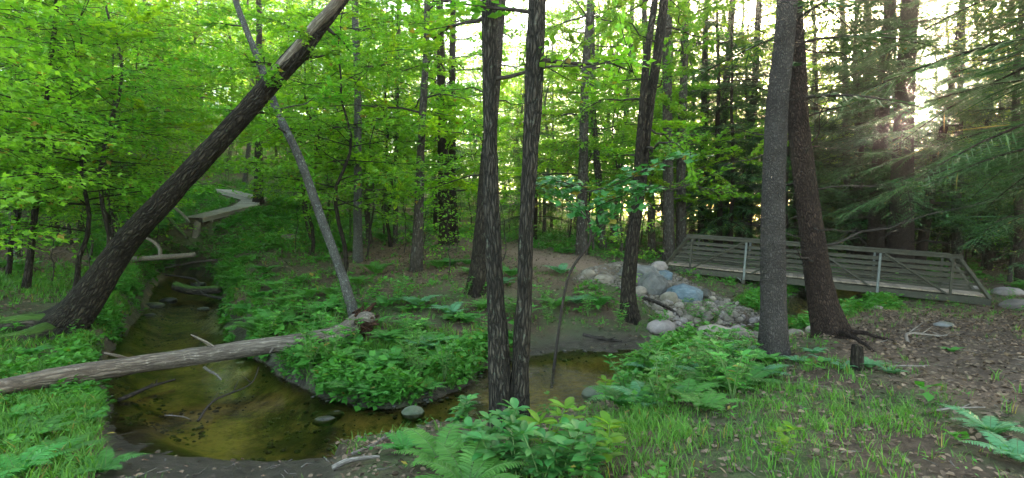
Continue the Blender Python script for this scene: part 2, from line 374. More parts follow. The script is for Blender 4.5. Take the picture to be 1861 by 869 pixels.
def masks(x, y, zb):
    ok = y > 1.5; yy = np.maximum(y, 1.5)
    px, py = project(x, yy, zb)
    out = [np.where(ok, soft_mask(px, py, P_, w), 0) for P_, w in ((MUD_PIX, 14), (PATH_PIX, 9), (RIP_PIX, 10), (LITTER_PIX, 22), (DIRT_PIX, 25))]
    return out
def height(x, y, detail=True):
    x = np.atleast_1d(np.asarray(x, float)); y = np.atleast_1d(np.asarray(y, float))
    b = bench(x, y, base_h(x, y)); wl = WL(y)
    rough = 1 - .7 * masks(x, y, b)[1]
    b = b + rough * (.10 * n2(x, y, .55, 3) + .05 * n2(x, y, 1.7, 5))
    far = sstep(30, 70, np.hypot(x, y)); b = b + far * 1.2 * n2(x, y, .06, 9)
    sdv = shore(x, y)
    yy = np.maximum(y, 1.5); pxm, pym = project(x, yy, wl + .05)
    mud = np.where(y > 1.5, soft_mask(pxm, pym, MUD_PIX, 12), 0)
    w = .38 + .2 * n2(x, y, .8, 15) + 2.2 * mud + 1.3 * np.clip(b - wl - .7, 0, 3)
    t = np.clip(sdv / w, 0, 1); t = 1 - (1 - t) ** np.where(mud > .3, 1.1, 2.4)
    top = np.maximum(b, wl + .07 + .03 * n2(x, y, 2.0, 17))
    outh = wl - .015 + (top - wl + .015) * t
    inh = wl - .015 - (.34 + .1 * n2(x, y, .9, 19)) * sstep(0, .8, -sdv)
    z = np.where(sdv > 0, outh, inh) + np.where(sdv > .1, .05 * mud * n2(x, y, 2.2, 23), 0)
    if detail: z = z + (.018 + .022 * mud) * n2(x, y, 7, 21) * np.where(sdv > 0, 1, .6)
    return z
def H1(x, y): return float(height(np.array([x]), np.array([y]), False)[0])
def gp(px, py, dmin=2.5, dmax=90):
    D = np.exp(np.linspace(math.log(dmin), math.log(dmax), 900)); x = (px - CX) / F * D
    z = height(x, D, False); ray = EYE - (py - HY) / F * D
    i = np.argmax(ray <= z); i = i if ray[i] <= z[i] else len(D) - 1
    return (float(x[i]), float(D[i]), float(z[i]))

def grade(a, b, n, p=1.0): return a + (b - a) * np.linspace(0, 1, n) ** p
def axis(points):
    out = []
    for (a, b, s) in points: out.append(np.arange(a, b, s))
    return np.concatenate(out)
def geo_axis(a, b, s0, k):
    v = [a]; s = s0
    while v[-1] < b: v.append(v[-1] + s); s *= k
    return np.array(v)
gy = np.concatenate([-geo_axis(0, 40, .5, 1.3)[::-1] + 2.0, np.arange(2.08, 9, .055), geo_axis(9, 160, .06, 1.021)])
gxr = geo_axis(0, 130, .055, 1.0)[:1]
gx_pos = np.concatenate([np.arange(.05, 9, .075), geo_axis(9, 140, .09, 1.03)])
gx = np.concatenate([-gx_pos[::-1], gx_pos])
GXm, GYm = np.meshgrid(gx, gy); nx, ny = len(gx), len(gy)
gxf, gyf = GXm.ravel(), GYm.ravel()
gz = height(gxf, gyf)
idx = np.arange(nx * ny).reshape(ny, nx)
quads = np.stack([idx[:-1, :-1], idx[:-1, 1:], idx[1:, 1:], idx[1:, :-1]], -1).reshape(-1, 4)
mk = masks(gxf, gyf, gz); sdg = shore(gxf, gyf)
near_w = 1 - sstep(-.05, .3, sdg + .2 * n2(gxf, gyf, 2, 31))
b = NB('forest_floor')
tc = b.node('ShaderNodeTexCoord').outputs['Object']
soil = b.mix(b.ramp(b.noise(tc, 6, 6, .7), .3, .7), (.035, .024, .015), (.095, .065, .040))
green = b.mix(b.ramp(b.noise(tc, 9, 5, .7), .35, .65), (.02, .045, .010), (.05, .10, .022))
col = b.mix(b.ramp(b.noise(tc, .9, 5, .6), .42, .6), soil, green)
lit = b.mix(b.ramp(b.noise(tc, 22, 5, .75), .35, .7), (.06, .04, .024), (.22, .15, .095))
col = b.mix(b.attr('litter'), col, lit)
dirt = b.mix(b.ramp(b.noise(tc, 12, 6, .75), .35, .7), (.045, .031, .021), (.14, .098, .066))
col = b.mix(b.attr('dirt'), col, dirt)
pth = b.mix(b.ramp(b.noise(tc, 14, 6, .7), .3, .7), (.13, .085, .058), (.25, .17, .12))
col = b.mix(b.attr('path'), col, pth)
mudc = b.mix(b.ramp(b.noise(tc, 8, 7, .75), .35, .7), (.012, .010, .008), (.07, .057, .043))
col = b.mix(b.attr('mud'), col, mudc)
sand = b.mix(b.ramp(b.noise(tc, .8, 7, .72, .15), .40, .57), (.04, .04, .018), (.37, .28, .105))
sand = b.mix(b.ramp(b.noise(tc, 7, 6, .75), .48, .68), sand, (.09, .075, .03))
col = b.mix(b.attr('bed'), col, sand)
hgt = b.math('ADD', b.noise(tc, 14, 7, .75), b.math('MULTIPLY', b.noise(tc, 60, 4, .7), .4))
rg = b.mix(b.attr('mud'), (.95, .95, .95), (.3, .3, .3))
floor_m = b.out(b.pbsdf(col, rg, b.bump(hgt, .05, .8), 0.0, .3))
mud_attr = np.clip(np.maximum(mk[0], near_w * (sdg > -.3)) , 0, 1)
ground = obj('ground', make_mesh('ground', np.stack([gxf, gyf, gz], 1), [quads], floor_m, True, {
    'mud': ('POINT', 'FLOAT', mud_attr), 'path': ('POINT', 'FLOAT', np.maximum(mk[1], 0)), 'litter': ('POINT', 'FLOAT', np.clip(mk[3] + .25, 0, 1)),
    'dirt': ('POINT', 'FLOAT', mk[4]), 'bed': ('POINT', 'FLOAT', 1 - sstep(-.35, .02, sdg + .15 * n2(gxf, gyf, 3, 33)))}))
tag(ground, kind='structure')

# water: one sheet following the fall of the brook
cx = (gxf[quads].mean(1)); cy = (gyf[quads].mean(1))
sdc = shore(cx, cy); keep = sdc < .3
wq = quads[keep]; used, inv = np.unique(wq, return_inverse=True)
wz = WL(gyf[used])
b = NB('stream_water')
tc = b.node('ShaderNodeTexCoord').outputs['Object']
nn = b.math('ADD', b.noise(b.mul(tc, (1, 1.5, 1)), 3.5, 4, .6, .5), b.math('MULTIPLY', b.noise(tc, 14, 3), .25))
rip = b.attr('riffle')
bn = b.node('ShaderNodeBump'); b.l.new(nn, bn.inputs['Height']); b.l.new(b.math('ADD', b.math('MULTIPLY', rip, .08), .006), bn.inputs['Distance'])
tr = b.node('ShaderNodeBsdfTransparent'); tr.inputs[0].default_value = (.76, .72, .46, 1)
gl = b.node('ShaderNodeBsdfGlossy'); gl.inputs['Roughness'].default_value = .02; b.l.new(bn.outputs[0], gl.inputs['Normal'])
fr = b.node('ShaderNodeFresnel'); fr.inputs[0].default_value = 1.33; b.l.new(bn.outputs[0], fr.inputs['Normal'])
ms = b.node('ShaderNodeMixShader'); b.l.new(fr.outputs[0], ms.inputs[0]); b.l.new(tr.outputs[0], ms.inputs[1]); b.l.new(gl.outputs[0], ms.inputs[2])
water_m = b.out(ms.outputs[0])
wpx, wpy = project(gxf[used], np.maximum(gyf[used], 1), wz)
riff = soft_mask(wpx, wpy, [[(840, 690), (900, 675), (1010, 672), (1150, 690), (1120, 740), (1090, 770), (960, 775), (850, 740)], [(1380, 560), (1420, 530), (1540, 540), (1500, 600), (1400, 610)]], 12)
water = obj('stream_water', make_mesh('stream_water', np.stack([gxf[used], gyf[used], wz], 1), [inv.reshape(-1, 4)], water_m, True, {'riffle': ('POINT', 'FLOAT', riff)}))
tag(water, kind='structure')

# ------------------------------------------------------------------ shapes: tubes, leaves, rocks
def tube(path, radii, seg=8, closed_tip=True, disp=0.0, dfreq=9.0, dz=2.0, seed=0, flare=0.0, flare_len=.5, lobes=5, cap0=False):
    """tapering limb along a smooth path; returns V, quads, bk"""
    P = np.asarray(path, float); r = np.asarray(radii, float)
    T = unit(np.gradient(P, axis=0))
    ref = np.array([0, 1.0, 0.1]) if abs(T[0][1]) < .8 else np.array([1.0, 0, 0])
    U = unit(np.cross(T, ref)); W = np.cross(T, U)
    L = np.concatenate([[0], np.cumsum(np.linalg.norm(np.diff(P, axis=0), axis=1))])
    a = np.arange(seg) / seg * 2 * np.pi
    ca, sa = np.cos(a), np.sin(a)
    n = len(P)
    rr = np.repeat(r[:, None], seg, 1)
    if flare:
        fl = np.exp(-L / flare_len)[:, None]
        rr = rr * (1 + flare * fl * (.55 + .45 * np.cos(a * lobes + seed)[None, :] + .25 * np.sin(a * (lobes - 2) + 2 * seed)[None, :]))
    bk = np.stack([np.repeat(ca[None], n, 0) * rr, np.repeat(sa[None], n, 0) * rr, np.repeat(L[:, None], seg, 1)], -1).reshape(-1, 3)
    if disp:
        k = bk.copy(); k[:, :2] = np.stack([np.repeat(ca[None], n, 0) * r.mean(), np.repeat(sa[None], n, 0) * r.mean()], -1).reshape(-1, 2) * dfreq; k[:, 2] *= dz
        nz = fbm(k + seed * 3.1, seed, 3); rid = 1 - np.abs(nz) * 2.5
        lowf = fbm(np.stack([bk[:, 0] * 3, bk[:, 1] * 3, bk[:, 2] * 1.3], 1), seed + 5, 2)
        rr = rr + (disp * rid + disp * 1.2 * lowf).reshape(n, seg)
    V = P[:, None, :] + rr[:, :, None] * (U[:, None, :] * ca[None, :, None] + W[:, None, :] * sa[None, :, None])
    V = V.reshape(-1, 3)
    i = np.arange(n - 1)[:, None] * seg; j = np.arange(seg)[None, :]; j2 = (j + 1) % seg
    Q = np.stack([i + j, i + j2, i + seg + j2, i + seg + j], -1).reshape(-1, 4)
    Tn = []
    if closed_tip:
        V = np.concatenate([V, P[-1:] + T[-1:] * r[-1] * .3]); bk = np.concatenate([bk, [[0, 0, L[-1]]]])
        c = len(V) - 1; base = (n - 1) * seg
        Tn += [(base + q, base + (q + 1) % seg, c) for q in range(seg)]
    if cap0:
        V = np.concatenate([V, P[:1]]); bk = np.concatenate([bk, [[0, 0, 0]]]); c = len(V) - 1
        Tn += [((q + 1) % seg, q, c) for q in range(seg)]
    return V, Q, np.array(Tn, int).reshape(-1, 3), bk
def smooth_path(pts, n=24, wob=0.0, seed=0):
    P = np.asarray(pts, float)
    d = np.concatenate([[0], np.cumsum(np.linalg.norm(np.diff(P, axis=0), axis=1))]); t = np.linspace(0, d[-1], n)
    # Catmull-Rom through the points
    out = []
    for tt in t:
        i = min(np.searchsorted(d, tt, 'right') - 1, len(P) - 2); u = (tt - d[i]) / max(d[i + 1] - d[i], 1e-9)
        p0 = P[max(i - 1, 0)]; p1 = P[i]; p2 = P[i + 1]; p3 = P[min(i + 2, len(P) - 1)]
        out.append(.5 * ((2 * p1) + (-p0 + p2) * u + (2 * p0 - 5 * p1 + 4 * p2 - p3) * u * u + (-p0 + 3 * p1 - 3 * p2 + p3) * u ** 3))
    out = np.array(out)
    if wob:
        s = np.arange(n) * (6.0 / n) + seed
        out[:, 0] += wob * fbm(np.stack([s, s * 0, s * 0 + 1], 1), seed, 2); out[:, 1] += wob * fbm(np.stack([s, s * 0 + 5, s * 0 + 1], 1), seed + 3, 2)
    return out

# leaf templates: (u along, v across, w up), triangles
LEAF2 = (np.array([[0, 0, 0], [.5, .34, .07], [1, 0, -.06], [.45, -.34, .07]]), np.array([[0, 2, 1], [0, 3, 2]]))
LEAF4 = (np.array([[0, 0, 0], [.3, .26, .06], [.7, .2, .03], [1, 0, -.1], [.7, -.2, .03], [.3, -.26, .06]]), np.array([[0, 3, 2], [0, 2, 1], [0, 5, 4], [0, 4, 3]]))
MAPLE = (np.array([[0, 0, 0], [.18, .30, .05], [.42, .5, -.04], [.5, .2, .05], [1.0, 0, -.09], [.5, -.2, .05], [.42, -.5, -.04], [.18, -.30, .05], [.45, 0, -.01]]),
         np.array([[0, 8, 1], [1, 8, 3], [1, 3, 2], [3, 8, 4], [8, 5, 4], [8, 7, 5], [7, 6, 5], [0, 7, 8]]))
ELLIP = (np.array([[0, 0, 0], [.22, .17, .05], [.5, .235, .055], [.8, .15, .02], [1, 0, -.09], [.8, -.15, .02], [.5, -.235, .055], [.22, -.17, .05], [.5, 0, -.0], [.8, 0, -.03], [.22, 0, 0]]),
         np.array([[0, 10, 1], [10, 8, 2], [10, 2, 1], [8, 9, 3], [8, 3, 2], [9, 4, 3], [0, 7, 10], [10, 7, 6], [10, 6, 8], [8, 6, 5], [8, 5, 9], [9, 5, 4]]))
BLADE = (np.array([[0, .035, 0], [0, -.035, 0], [.55, .028, .06], [.55, -.028, .06], [1, 0, -.12]]), np.array([[0, 1, 3], [0, 3, 2], [2, 3, 4]]))
NEEDLE = (np.array([[0, 0, 0], [.35, .13, .0], [1, 0, -.04], [.35, -.13, .0]]), np.array([[0, 2, 1], [0, 3, 2]]))
def leaves(tmpl, pos, direction, normal, size, rnd=None, width=1.0):
    tv, tf = tmpl; pos = np.asarray(pos, float); N = len(pos)
    d = unit(direction); nrm_ = np.asarray(normal, float); s = unit(np.cross(nrm_, d)); n = np.cross(d, s)
    size = np.broadcast_to(np.asarray(size, float), (N,))
    width = np.broadcast_to(np.asarray(width, float), (N,))
    V = pos[:, None, :] + size[:, None, None] * (tv[None, :, 0:1] * d[:, None, :] + tv[None, :, 1:2] * width[:, None, None] * s[:, None, :] + tv[None, :, 2:3] * n[:, None, :])
    Fc = tf[None] + (np.arange(N) * len(tv))[:, None, None]
    if rnd is None: rnd = rng.random(N)
    return V.reshape(-1, 3), Fc.reshape(-1, 3), np.repeat(rnd, len(tv))
def leaves_mesh(name, mat, parts):
    g = Geo()
    for (V, Fc, r) in parts: g.add(V, None, Fc, r)
    return g.mesh(name, mat, False)
def rand_dirs(n, up=.0):
    a = rng.random(n) * 2 * np.pi; z = rng.normal(0, 1, n) * .25 + up
    return unit(np.stack([np.cos(a), np.sin(a), z], 1))

def rock_mesh(name, mat, sx, sy, sz, seed, angular=.0, sub=3, rough=.22):
    import bmesh
    bm = bmesh.new(); bmesh.ops.create_icosphere(bm, subdivisions=sub, radius=1.0)
    V = np.array([v.co[:] for v in bm.verts]); Fc = np.array([[v.index for v in f.verts] for f in bm.faces]); bm.free()
    r_ = np.random.default_rng(seed)
    if angular:                                              # plane cuts give facets
        for k in range(9):
            n = unit(r_.normal(0, 1, 3)); d = .62 + .25 * r_.random()
            h = V @ n; over = np.maximum(h - d, 0); V = V - over[:, None] * n[None] * angular
    V = V * (1 + rough * fbm(V * 1.3 + seed, seed, 3))[:, None]
    V = V * (1 + (.10 if angular else .05) * fbm(V * 5 + seed, seed + 1, 3))[:, None]
    V = V * np.array([sx, sy, sz]) * .5
    return make_mesh(name, V, [Fc], mat, not angular)

# ------------------------------------------------------------------ foliage builders
def crown_maple(seed, H, z0, Rr, nb, leaf, tmpl=LEAF2, mat='canopy', dens=1.0, twist=.3, lean=(0, 0), rise=.25, r0=.1, trunk_seg=8, limb_seg=4, bark='bark_back'):
    """returns (trunk mesh, crown mesh) for a broadleaf tree with layered sprays"""
    r_ = np.random.default_rng(seed)
    tp = smooth_path([(0, 0, -.25), (lean[0] * .3, lean[1] * .3, H * .3), (lean[0] * .8, lean[1] * .8, H * .7), (lean[0], lean[1], H)], 18, twist, seed)
    g = Geo(); rad = r0 * (1 - .9 * np.linspace(0, 1, 18) ** 1.1)
    V, Q, T_, bk = tube(tp, rad, trunk_seg, flare=.5, flare_len=.35, seed=seed); g.add(V, Q, T_, None, bk)
    Ps = []; Ds = []; Ns = []
    for bi in range(nb):
        f = (bi + r_.random()) / nb; h = z0 + (H - z0) * f
        i = min(int((h + .25) / (H + .25) * 17), 16); st = tp[i] + (tp[i + 1] - tp[i]) * r_.random()
        prof = math.sin(math.pi * min(.12 + .8 * f ** .8, .97)) ** .7
        Lb = Rr * prof * (.6 + .6 * r_.random()); az = bi * 2.4 + r_.random() * .9
        d = np.array([math.cos(az), math.sin(az), 0])
        up = rise + .45 * f + .25 * r_.normal()
        bp = np.array([st + d * Lb * t + np.array([0, 0, up * Lb * t * (1 - .45 * t)]) for t in np.linspace(0, 1, 7)])
        bp[1:, :2] += r_.normal(0, .05 * Lb, (6, 2)) * np.linspace(.2, 1, 6)[:, None]
        br = max(rad[i] * .38, .008) * (1 - .85 * np.linspace(0, 1, 7))
        V, Q, T_, bk = tube(bp, br, limb_seg); g.add(V, Q, T_, None, bk)
        side = np.array([-d[1], d[0], 0])
        nt = max(3, int(Lb * 5 * dens))
        for k in range(nt):
            t = .22 + .78 * (k + r_.random()) / nt; q = t * 6; j = min(int(q), 5); s0 = bp[j] + (bp[j + 1] - bp[j]) * (q - j)
            sg = 1 if k % 2 else -1; td = unit(d * (.55 + .5 * r_.random()) + side * sg * (.9 - .5 * t * r_.random()) + np.array([0, 0, r_.normal() * .16]))
            Lt = Lb * (.48 - .3 * t) * (.6 + .7 * r_.random()) + .15
            nl = max(3, int(Lt / leaf * 1.5 * dens))
            tt = r_.random(nl) ** .8 * Lt
            lp = s0 + td * tt[:, None] + np.stack([r_.normal(0, .05, nl), r_.normal(0, .05, nl), -.12 * tt ** 2 / max(Lt, .1) + r_.normal(0, .05, nl)], 1)
            ld = unit(td + r_.normal(0, .65, (nl, 3)) * np.array([1, 1, .45]) + np.array([0, 0, -.12]))
            Ps.append(lp); Ds.append(ld); Ns.append(unit(np.array([0, 0, 1]) + r_.normal(0, .38, (nl, 3))))
            if Lt > .45 and r_.random() < .6:
                V, Q, T_, bk = tube(np.array([s0, s0 + td * Lt * .5, s0 + td * Lt * .95 - np.array([0, 0, .1 * Lt])]), [.008, .006, .003], 3, False); g.add(V, Q, None, None, bk)
    Ps = np.concatenate(Ps); Ds = np.concatenate(Ds); Ns = np.concatenate(Ns)
    V, T_, rr = leaves(tmpl, Ps, Ds, Ns, leaf * (.65 + .7 * r_.random(len(Ps))), r_.random(len(Ps)))
    return g.mesh('trunk', M[bark]), leaves_mesh('crown', M[mat], [(V, T_, rr)]), len(Ps)

def bough(p0, d, L, r_, droop=.35, twig=.2, dens=1.0, fine=1.0):
    """one flat hemlock bough: returns stem path and needle-spray arrays"""
    n = 8; t = np.linspace(0, 1, n); d = unit(d); side = unit(np.cross(d, [0, 0, 1]))
    path = p0 + d * (t * L)[:, None] + np.array([0, 0, 1]) * (-droop * L * t ** 1.8)[:, None] + side * (r_.normal(0, .05) * L * t ** 2)[:, None]
    Ps = []; Ds = []; Sz = []
    nk = max(5, int(L * 11 * dens))
    for k in range(nk):
        tt = .15 + .85 * (k + r_.random()) / nk; q = tt * (n - 1); j = min(int(q), n - 2); s0 = path[j] + (path[j + 1] - path[j]) * (q - j)
        td0 = unit(path[min(j + 1, n - 1)] - path[j]); sg = 1 if k % 2 else -1
        Lt = L * (.34 * (1 - tt * .75)) * (.55 + .8 * r_.random()) + .08
        td = unit(td0 * .75 + side * sg * (.75 + .2 * r_.random()) + np.array([0, 0, r_.normal() * .14 - .1]))
        m = max(3, int(Lt / (.055 / fine))); u = (np.arange(m) + .5) / m
        lp = s0 + td * (u * Lt)[:, None] + np.array([0, 0, -.16])[None] * (u * u * Lt)[:, None]
        sd_ = unit(np.cross(td, [0, 0, 1]))
        s2 = np.where(np.arange(m) % 2 == 0, 1, -1)[:, None]
        ld = unit(td * .8 + sd_ * s2 * .8 + r_.normal(0, .16, (m, 3)) + np.array([0, 0, -.12]))
        Ps.append(lp); Ds.append(ld); Sz.append((.13 / fine * (1.1 - .5 * u)) * (.7 + .6 * r_.random(m)))
        Ps.append(s0[None] + td[None] * Lt * .05); Ds.append(td[None]); Sz.append(np.array([Lt * 1.0]))
    return path, np.concatenate(Ps), np.concatenate(Ds), np.concatenate(Sz)
def crown_hemlock(seed, H, z0, Rr, nb, r0=.12, lean=(0, 0), dens=1.0, fine=1.0, dead=14, bark='bark_brown', topz=None):
    r_ = np.random.default_rng(seed)
    tp = smooth_path([(0, 0, -.25), (lean[0] * .4, lean[1] * .4, H * .4), (lean[0], lean[1], H)], 18, .15, seed)
    rad = r0 * (1 - .88 * np.linspace(0, 1, 18)); g = Geo()
    V, Q, T_, bk = tube(tp, rad, 9, flare=.45, flare_len=.35, seed=seed); g.add(V, Q, T_, None, bk)
    gd = Geo(); A = []; Bd = []; S = []
    for bi in range(nb):
        f = (bi + r_.random()) / nb; h = z0 + (H - z0) * f; i = min(int((h + .25) / (H + .25) * 17), 16)
        az = bi * 2.4 + r_.random(); L = Rr * (1 - .72 * f) * (.55 + .6 * r_.random())
        path, p, d, s = bough(tp[i], np.array([math.cos(az), math.sin(az), .12 + .25 * f]), L, r_, .28 + .15 * r_.random(), dens=dens, fine=fine)
        A.append(p); Bd.append(d); S.append(s)
        V, Q, T_, bk = tube(path, max(rad[i] * .25, .008) * (1 - .85 * np.linspace(0, 1, len(path))), 4); g.add(V, Q, T_, None, bk)
    for k in range(dead):
        h = .6 + (z0 + 1.5) * r_.random(); i = min(int((h + .25) / (H + .25) * 17), 16); az = r_.random() * 6.28; L = .5 + 1.6 * r_.random()
        d = np.array([math.cos(az), math.sin(az), r_.normal() * .15 - .05]); pts = [tp[i] + d * L * t + np.array([0, 0, -.12 * L * t * t]) for t in (0, .35, .7, 1)]
        V, Q, T_, bk = tube(pts, [.014, .010, .007, .003], 3); gd.add(V, Q, T_, None, bk)
        for q in range(4):
            t = .3 + .6 * r_.random(); s0 = tp[i] + d * L * t + np.array([0, 0, -.12 * L * t * t]); e = unit(d + r_.normal(0, .6, 3) * np.array([1, 1, .5])) * L * .35 * r_.random()
            V, Q, T_, bk = tube([s0, s0 + e * .6, s0 + e + np.array([0, 0, -.04])], [.006, .004, .002], 3, False); gd.add(V, Q, None, None, bk)
    A = np.concatenate(A); Bd = np.concatenate(Bd); S = np.concatenate(S)
    nrm_ = unit(np.array([0, 0, 1]) + r_.normal(0, .25, A.shape))
    V, T_, rr = leaves(NEEDLE, A, Bd, nrm_, S, r_.random(len(A)), np.where(S > .25, .1 if fine > 1 else .22, .8 if fine > 1 else 1.15))
    return g.mesh('trunk', M[bark]), leaves_mesh('crown', M['hemlock'], [(V, T_, rr)]), gd.mesh('dead_branches', M['twig']), len(A)

exec_count = {}
# prototypes
def tree_proto(name, meshes):
    root = empty(name)
    for nm, me in meshes:
        o = obj(nm, me, root)
        if nm == 'dead_branches': tag(o, kind='stuff')
    return root
protos = {'under': [], 'tall': [], 'hem': [], 'sap': []}
for s in range(4):
    t_, c_, n_ = crown_maple(100 + s, 6.5 + s, 1.9, 2.6, 32, .12, LEAF2, 'maple', 1.35, .35, rise=.12, r0=.055)
    protos['under'].append(tree_proto('maple_tree', [('trunk', t_), ('crown', c_)])); print('under', n_)
for s in range(4):
    t_, c_, n_ = crown_maple(200 + s, 20 + s, 3.8 + s * .5, 4.4, 58, .21, LEAF2, 'canopy', .9, .8, rise=.2, r0=.19, lean=((s - 1.5) * .5, 0))
    protos['tall'].append(tree_proto('forest_tree', [('trunk', t_), ('crown', c_)])); print('tall', n_)
for s in range(3):
    t_, c_, d_, n_ = crown_hemlock(300 + s, 13 + s * 2, 2.0 + s * .7, 3.3, 80, .15, dens=1.25)
    protos['hem'].append(tree_proto('hemlock_tree', [('trunk', t_), ('crown', c_), ('dead_branches', d_)])); print('hem', n_)
for s in range(3):
    t_, c_, n_ = crown_maple(400 + s, 2.6 + .5 * s, .35, 1.1, 14, .10, LEAF4, 'maple', 1.2, .2, rise=.12, r0=.02)
    protos['sap'].append(tree_proto('sapling', [('trunk', t_), ('crown', c_)])); print('sap', n_)
t_, c_, d_, n_ = crown_hemlock(333, 14, 3.0, 4.0, 72, .16, dens=1.9, fine=2.3); protos['hemnear'] = [tree_proto('hemlock_tree', [('trunk', t_), ('crown', c_), ('dead_branches', d_)])]; print('hemnear', n_)
used_proto = set()
def place(kind, k, x, y, rz=None, sc=1.0, tilt=(0, 0), label=None, cat='tree', group=None, zoff=0.0, sz=None):
    p = protos[kind][k % len(protos[kind])]
    if id(p) in used_proto: o = copy_tree(p)
    else: used_proto.add(id(p)); o = p
    o.location = (x, y, H1(x, y) + zoff); o.rotation_euler = (tilt[0], tilt[1], random.random() * 6.28 if rz is None else rz)
    o.scale = (sc, sc, sz or sc)
    tag(o, label, cat, group)
    return o

# ------------------------------------------------------------------ hero trunks (pixel path at a given depth)
def pix3(px, py, D): return np.array([X(px, D), D, EYE - (py - HY) / F * D])
def hero(name, pts, mat, label, cat='tree', seg=20, n=60, disp=.012, flare=.45, flare_len=.35, dfreq=14, dz=2.2, seed=1, extra_up=6.0, ground=True, lobes=5, group=None, stubs=0):
    """pts: (px, py, D, width px)"""
    P = [pix3(p[0], p[1], p[2]) for p in pts]; r = [p[3] / F * p[2] / 2 for p in pts]
    if ground:
        z = H1(P[0][0], P[0][1]); P[0][2] = z - .15
    if extra_up:                                             # the trunk goes on above the frame
        d = unit(P[-1] - P[-2]); d = unit(d + np.array([0, 0, .4])); P.append(P[-1] + d * extra_up); r.append(r[-1] * .6)
    P = np.array(P); sp = smooth_path(P, n)
    d0 = np.concatenate([[0], np.cumsum(np.linalg.norm(np.diff(P, axis=0), axis=1))]); rr = np.interp(np.linspace(0, d0[-1], n), d0, r)
    root = empty(name, tuple(P[0]))
    g = Geo(); V, Q, T_, bk = tube(sp - P[0], rr, seg, disp=disp, flare=flare, flare_len=flare_len, dfreq=dfreq, dz=dz, seed=seed, lobes=lobes); g.add(V, Q, T_, None, bk)
    obj('trunk', g.mesh('trunk', M[mat]), root)
    tag(root, label, cat, group)
    return root, sp - P[0], rr, P[0]
def add_limbs(root, sp, rr, n, z_range, length, seed, mat='twig', foliage=None, name='branch', rad=.4, dens=1.0, leafmat='maple', leaf=.1, droop=.1, tmpl=LEAF2):
    """separate bare or leafy limbs on a hero trunk; limbs joined in one part, leaves in another"""
    if root.location.y < 15:                                 # near trees: each limb a part of its own
        for k in range(n):
            dz_ = (z_range[1] - z_range[0]) / n
            limb_part(root, sp, rr, 1, (z_range[0] + k * dz_, z_range[0] + (k + 1) * dz_), length, seed * 31 + k, mat, foliage, 'dead_branch' if name == 'dead_branches' else 'branch', rad, dens, leafmat, leaf, droop, tmpl, False, seed + k * 2.4)
    else: limb_part(root, sp, rr, n, z_range, length, seed, mat, foliage, 'dead_branches' if name == 'dead_branches' else 'branches', rad, dens, leafmat, leaf, droop, tmpl, True, 0)
def limb_part(root, sp, rr, n, z_range, length, seed, mat, foliage, name, rad, dens, leafmat, leaf, droop, tmpl, stuff, az0):
    r_ = np.random.default_rng(seed); g = Geo(); A = []; Bd = []; S = []; Nn = []
    zs = sp[:, 2]; host = root
    for k in range(n):
        h = z_range[0] + (z_range[1] - z_range[0]) * (k + r_.random()) / n; i = int(np.argmin(np.abs(zs - h)))
        az = az0 + k * 2.4 + r_.random(); L = length * (.4 + .8 * r_.random()); d = np.array([math.cos(az), math.sin(az), .1 + r_.normal() * .15])
        if foliage == 'hem':
            path, p, dd, s = bough(sp[i], d, L, r_, droop + .12 * r_.random(), dens=dens); A.append(p); Bd.append(dd); S.append(s)
            V, Q, T_, bk = tube(path, max(min(rr[i] * .2, .03), .006) * (1 - .85 * np.linspace(0, 1, len(path))), 4); g.add(V, Q, T_, None, bk)
        else:
            pts = np.array([sp[i] + d * L * t + np.array([0, 0, -droop * L * t * t]) + r_.normal(0, .03, 3) * L * (t > 0) for t in np.linspace(0, 1, 6)])
            r0 = max(min(rr[i] * rad, .05) * (.5 + .5 * r_.random()), .006)
            V, Q, T_, bk = tube(pts, r0 * (1 - .85 * np.linspace(0, 1, 6)), 5); g.add(V, Q, T_, None, bk)
            for q in range(5):
                t = .25 + .7 * r_.random(); j = min(int(t * 5), 4); s0 = pts[j] + (pts[j + 1] - pts[j]) * (t * 5 - j)
                e = unit(d + r_.normal(0, .7, 3) * np.array([1, 1, .5])) * L * (.2 + .35 * r_.random())
                V, Q, T_, bk = tube([s0, s0 + e * .5 + r_.normal(0, .02, 3), s0 + e + np.array([0, 0, -droop * .2])], [r0 * .35, r0 * .22, .002], 3, False); g.add(V, Q, None, None, bk)
                if foliage == 'leaf':
                    nl = int(14 * dens * np.linalg.norm(e) / .4) + 3; tt = r_.random(nl)[:, None]
                    A.append(s0 + e * tt + r_.normal(0, .05, (nl, 3))); Bd.append(unit(e + r_.normal(0, .4, (nl, 3)) * np.array([1, 1, .4]))); S.append(leaf * (.6 + .7 * r_.random(nl)))
    if g.n:
        host = obj(name, g.mesh(name, M[mat]), root)
        if stuff: tag(host, kind='stuff')
    if A:
        A = np.concatenate(A); Bd = np.concatenate(Bd); S = np.concatenate(S)
        w_ = A + np.array(root.location) - np.array([0, 0, EYE]); sv = np.array(sd_sun); off = np.linalg.norm(np.cross(w_, sv), axis=1); kp = off > .2; A, Bd, S = A[kp], Bd[kp], S[kp]
        if not len(A): return
        Nn = unit(np.array([0, 0, 1]) + r_.normal(0, .33, A.shape))
        if foliage == 'hem': V, T_, q = leaves(NEEDLE, A, Bd, Nn, S, r_.random(len(A)), np.where(S > .25, .22, 1.15)); mm = 'hemlock'
        else: V, T_, q = leaves(tmpl, A, Bd, Nn, S, r_.random(len(A))); mm = leafmat
        obj('crown' if stuff else 'foliage', leaves_mesh('crown' if stuff else 'foliage', M[mm], [(V, T_, q)]), root if stuff else host)

